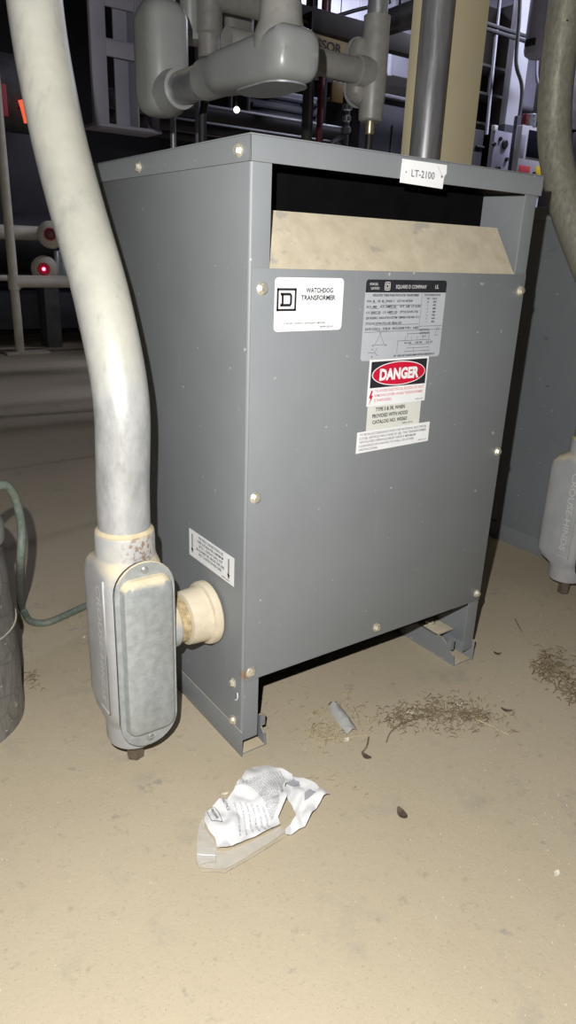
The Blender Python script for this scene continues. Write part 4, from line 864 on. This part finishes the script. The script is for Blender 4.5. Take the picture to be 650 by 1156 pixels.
leaf('dark narrow leaf scrap on the floor below the right fitting', 561, 739, .016, .006, -.9)
leaf('dark flake beside the tip of the clear strip', 373, 797, .012, .008, .6)
for (x, y, l, w, a, lab) in ((463, 806, .016, .005, -.9, 'white flake near the left of the swept litter'), (519, 796, .013, .006, -.2, 'white flake at the top right of the swept litter'), (391, 836, .011, .008, .3, 'cream chip just below the clear plastic strip'), (628, 987, .012, .007, .2, 'white chip alone at the right edge of the floor'), (254, 897, .010, .003, -.3, 'pale sliver just above the pouch'), (95, 720, .010, .004, .7, 'white sliver on the floor left of the fitting'), (357, 805, .018, .014, .2, 'round tan scrap left of the clear plastic strip')):
    leaf(lab, x, y, l, w, a, 'paper_chip', 'chip' if 'tan' not in lab else 'straw', 'chip', .0012, .001)

# clear plastic strip
def strip_obj():
    mb = MB(); a, b_ = floor_at(376, 799), floor_at(398, 830); d = (b_ - a); l = d.length; d.normalize(); e = V((-d.y, d.x, 0)); loops = []
    for k in range(15):
        u = k / 14; w = .0125 * (.75 + .35 * math.sin(u * 3)); lp = []
        for j in range(9):
            v = j / 8 * 2 - 1; lp.append(a + d * (u * l) + e * (v * w) + Z * (.0025 + .009 * (1 - v * v) + .003 * noise.noise(V((u * 9, v * 3, 0))) + .0025))
        loops.append(lp)
    bm = bmesh.new(); A = [[bm.verts.new(p_) for p_ in lp] for lp in loops]
    for p_, q_ in zip(A, A[1:]):
        for i in range(8): bm.faces.new((p_[i], p_[i + 1], q_[i + 1], q_[i]))
    g = bmesh.ops.extrude_face_region(bm, geom=bm.faces[:]); bmesh.ops.translate(bm, vec=(0, 0, -.0006), verts=[v for v in g['geom'] if isinstance(v, bmesh.types.BMVert)]); bmesh.ops.recalc_face_normals(bm, faces=bm.faces[:])
    mb.merge(bm); return tag(mb.out('plastic_strip', 'strip'), 'clear curled plastic strip lying in the rootlets', 'plastic strip')
m_, nt_, bs_, co_ = base('cloudy plastic'); bs_.inputs['Base Color'].default_value = (.62, .62, .60, 1); bs_.inputs['Alpha'].default_value = .6; bs_.inputs['Roughness'].default_value = .2; M['strip'] = m_
strip_obj()

# crumpled printed pouch
def inside(poly, x, y):
    c = False; n = len(poly)
    for i in range(n):
        (x0, y0), (x1, y1) = poly[i], poly[i - 1]
        if (y0 > y) != (y1 > y) and x < (x1 - x0) * (y - y0) / (y1 - y0) + x0: c = not c
    return c
def pouch():
    hgt = lambda x, y: 0
    def sheet(poly, zf, step=2.2, thick=.0008):
        """triangulated sheet: picture-outline points dropped on the floor plane, lifted by zf"""
        from mathutils.geometry import delaunay_2d_cdt
        pts = []; n = len(poly); con = []
        for i in range(n):
            a, b_ = poly[i], poly[(i + 1) % n]; m = max(1, int(math.hypot(b_[0] - a[0], b_[1] - a[1]) / step))
            for k in range(m): pts.append((a[0] + (b_[0] - a[0]) * k / m, a[1] + (b_[1] - a[1]) * k / m))
        nb = len(pts); con = [(i, (i + 1) % nb) for i in range(nb)]
        x0, x1, y0, y1 = min(p[0] for p in poly), max(p[0] for p in poly), min(p[1] for p in poly), max(p[1] for p in poly)
        y = y0 + .5; row = 0
        while y < y1:
            x = x0 + (row % 2) * step / 2
            while x < x1:
                if inside(poly, x, y) and min(math.hypot(x - q[0], y - q[1]) for q in pts[:nb]) > step * .6: pts.append((x, y))
                x += step
            y += step * .87; row += 1
        vs, es, fs, *_ = delaunay_2d_cdt([V(p) for p in pts], con, [], 1, 1e-4)
        bm = bmesh.new(); B = []
        for v in vs: f_ = floor_at(v.x, v.y); B.append(bm.verts.new((f_.x, f_.y, zf(v.x, v.y))))
        for f in fs:
            try: bm.faces.new([B[i] for i in f])
            except ValueError: pass
        bmesh.ops.recalc_face_normals(bm, faces=bm.faces[:])
        g = bmesh.ops.extrude_face_region(bm, geom=bm.faces[:]); bmesh.ops.translate(bm, vec=(0, 0, -thick), verts=[v for v in g['geom'] if isinstance(v, bmesh.types.BMVert)])
        bmesh.ops.recalc_face_normals(bm, faces=bm.faces[:]); return bm
    def edge(d, w): return min(1, max(0, d / w))
    main = [(232, 925), (240, 917), (247.5, 910), (256, 911.5), (262, 904), (270, 893), (278, 881), (286, 874.5), (300, 874), (318, 877), (329, 882), (331, 887), (322, 893), (321, 897), (324, 909), (318, 920), (313.5, 929), (316, 938), (297, 948), (275, 958), (255, 965.5), (245, 964), (243, 955), (236, 946), (231, 938)]
    flap = [(329, 882), (340, 887), (355, 894), (364, 900), (372, 902), (364, 909), (352, 926), (344, 939), (334, 945), (322, 950.5), (321.5, 946), (328, 936), (334, 928), (330, 917), (324, 908), (321.5, 897), (323, 893)]
    def zf(x, y):
        d = 0
        z = .013 + .012 * math.exp(-((x - 292) / 30) ** 2 - ((y - 900) / 22) ** 2)
        u = (x - 222) * .35 + (y - 900) * .95
        z += .0026 * noise.noise(V((x * .055, y * .075, 1))) + .0018 * math.sin(u * .18 + 1.3 * noise.noise(V((x * .03, y * .03, 5)))) + .0005 * noise.noise(V((x * .12, y * .13, 3)))
        z += .0045 * (1 - abs(noise.noise(V((u * .045, (x - y) * .012, 7)))) * 2.2) ** 3 if False else .0085 * abs(noise.noise(V((x * .055, y * .045, 7))))
        if x < 258: z += .0010 * math.sin((x - y) * .16)
        return max(.002, z)
    def zfl(x, y):
        r_ = abs(((x - 330) * .75 + (y - 915) * .5) / 20)
        return max(.0025, .010 + .009 * math.exp(-((x - 350) / 12) ** 2 - ((y - 905) / 10) ** 2) + .0120 * abs(noise.noise(V((x * .07, y * .05, 9)))) + .0012 * math.sin(x * .30))
    c0 = floor_at(290, 930); t = thing('torn_pouch', 'crumpled white printed pouch with clear plastic edge on the floor before the cabinet', 'pouch', (c0.x, c0.y, 0))
    mb = MB(); mb.merge(sheet(main, zf)); pan = mb.out('printed_panel', 'paper', t)
    mb = MB(); mb.merge(sheet(flap, zfl)); 
    fo = mb.out('torn_flap', 'paper', t)
    for q in ([(323, 893.5), (329, 886), (337, 891), (338, 896), (331, 895)], [(343, 906), (349, 902.5), (356, 905.5), (350, 910), (343, 914)]):
        mb = MB(); mb.merge(sheet(q, lambda x, y: zfl(x, y) + .0022, 3, .0004)); mb.out('dark_patch', 'paperdark', fo)  # darker grey patches laid over the flap
    filmp = [(232, 924), (231, 938), (236, 946), (243, 955), (245, 964), (255, 965.5), (275, 958), (297, 948), (317, 938), (321, 944), (300, 958), (275, 973), (254.5, 984.5), (240, 984), (227, 983), (221.5, 974), (222.5, 955), (225, 936)]
    mb = MB(); mb.merge(sheet(filmp, lambda x, y: max(.0015, .0055 + .0014 * noise.noise(V((x * .12, y * .12, 2))) + .003 * edge(975 - y, 50)), 2.2, .0004)); fi = mb.out('clear_edge', 'film', t); fi['label'] = 'clear plastic edge'
    mb = MB(); mb.tube([floor_at(x, y, .003) for x, y in ((222.5, 955), (221.5, 974), (227, 983), (240, 984), (254.5, 984.5), (275, 973), (300, 958), (321, 944))], .0009, 6); mb.out('welded_seam', 'seam', fi)
    mb = MB(); mb.tube([floor_at(x, y, .012) for x, y in ((223, 964.5), (233, 965.3), (243.5, 965.5))], .0007, 6); mb.out('crease_glint', 'white', fi)  # white thread drawn in as a glint on the film
    mb = MB(); mb.merge(sheet([(222.5, 964), (244, 965), (243, 979), (228, 981.5), (222, 974)], lambda x, y: .011 + .002 * noise.noise(V((x * .1, y * .1, 4))), 2.2, .0004)); mb.out('folded_tab', 'film', fi)
    # print: rows of small text running with the folds
    def pix(px, py, lift): f_ = floor_at(px, py); return V((f_.x, f_.y, zf(px, py) + lift))
    mb = MB(); r = random.Random(11)
    def printrow(pts, txt, h, mb):
        ps = smooth_path([V((x, y, 0)) for x, y in pts], 8); ln = [0]
        for a, b_ in zip(ps, ps[1:]): ln.append(ln[-1] + (b_ - a).length)
        g = glyphs(txt, ln[-1], h)
        for v in g.verts:
            s_ = min(max(v.co.x, 0), ln[-1] - 1e-4); i = max(k for k in range(len(ln) - 1) if ln[k] <= s_); u = (s_ - ln[i]) / (ln[i + 1] - ln[i]); c = ps[i].lerp(ps[i + 1], u); d = (ps[i + 1] - ps[i]).normalized(); nn = V((d.y, -d.x, 0))
            q = c + nn * v.co.y; v.co = pix(q.x, q.y, .0007)
        mb.merge(g)
    lorem = 'DO NOT EAT KEEP DRY STORE IN A COOL PLACE AWAY FROM HEAT SEE INSTRUCTIONS BEFORE USE NOT FOR REUSE CLEAN AND DRY ALL PARTS FIRST THEN APPLY '
    for i in range(14):
        f = i / 13
        x0, y0 = 272 + f * 40 * .95, 894 - f * 14; 
        a = (266 + f * 48, 900 - f * 19); b_ = (283 + f * 36, 903 - f * 14); c = (296 + f * 24, 916 - f * 12); d = (306 + f * 10, 934 - f * 22)
        if f > .75: c = (303 + f * 14, 908 - f * 10); d = (311 + f * 8, 921 - f * 18)
        s_ = r.randrange(0, 60); printrow([a, b_, c, d], (lorem + lorem)[s_:s_ + 40], 1.7, mb)
    for i in range(6):
        x = 262 + i * 6.5; s_ = r.randrange(0, 60); printrow([(x + 1, 917 + i * 1.5), (x + 5, 928 + i), (x + 7, 942), (x + 8 + i, 953 - i * 1.5)], (lorem + lorem)[s_:s_ + 22], 2.0, mb)
    mb.out('small_print', 'print', pan)
    mb = MB(); printrow([(237.5, 919), (240.5, 927), (244.5, 934)], 'DIRECTIONS', 3.0, mb); printrow([(250, 912), (254, 919), (257, 925)], 'NOTICE', 3.0, mb)
    for a, b_ in (((233.5, 924.5), (239, 937)), ((239, 937), (251, 937.5)), ((251, 937.5), (247, 925)), ((247, 925), (241.5, 918))):
        strip_ = [pix(a[0] + (b_[0] - a[0]) * k / 8, a[1] + (b_[1] - a[1]) * k / 8, .0010) for k in range(9)]; mb.tube(strip_, .0004, 5)
    mb.out('heading_print', 'ink', pan)
    return t
pouch()

# ------------------------------------------------------------------ ceiling lamps and the light
def fixture(x, y, z, label):
    t = thing('ceiling_light', label, 'ceiling light', (x, y, z), 'fluorescent ceiling lights')
    mb = MB(); mb.box(x - .6, x + .6, y - .12, y + .12, z + .03, z + .09, .01); mb.out('housing', 'pale', t)
    mb = MB(); mb.box(x - .58, x + .58, y - .1, y + .1, z, z + .03, .008); mb.out('diffuser', 'lamp', t)
    for s in (-.4, .4): mb = MB(); mb.tube([(x + s, y, z + .08), (x + s, y, 3.6)], .006, 8); mb.out('hanger', 'dark', t)
    l = bpy.data.lights.new('tube_light', 'AREA'); l.shape = 'RECTANGLE'; l.size = 1.1; l.size_y = .2; l.color = (.78, .80, 1.0); l.energy = 55
    o = bpy.data.objects.new('tube_light', l); o.location = (0, 0, -.012); o.parent = t; COL.objects.link(o)
fixture(4.3, 2.2, 3.0, 'fluorescent ceiling light over the clutter at the right')
fixture(3.9, 4.4, 3.25, 'fluorescent ceiling light over the pale duct')
# the camera flash, a hand's width left of the lens
fl = bpy.data.lights.new('camera_flash', 'POINT'); fl.energy = 83; fl.color = (1.0, .985, .96); fl.shadow_soft_size = .006
fo = bpy.data.objects.new('camera_flash', fl); fo.location = CAM - RT * .052 + UP * .092 - FW * .01; COL.objects.link(fo)
w = bpy.data.worlds.new('room air'); w.use_nodes = True; w.node_tree.nodes['Background'].inputs[0].default_value = (.5, .55, .8, 1); w.node_tree.nodes['Background'].inputs[1].default_value = .003; sc.world = w
sc.view_settings.view_transform = 'Standard'; sc.view_settings.look = 'None'; sc.view_settings.gamma = 1; sc.view_settings.use_curve_mapping = False; sc.view_settings.exposure = 0
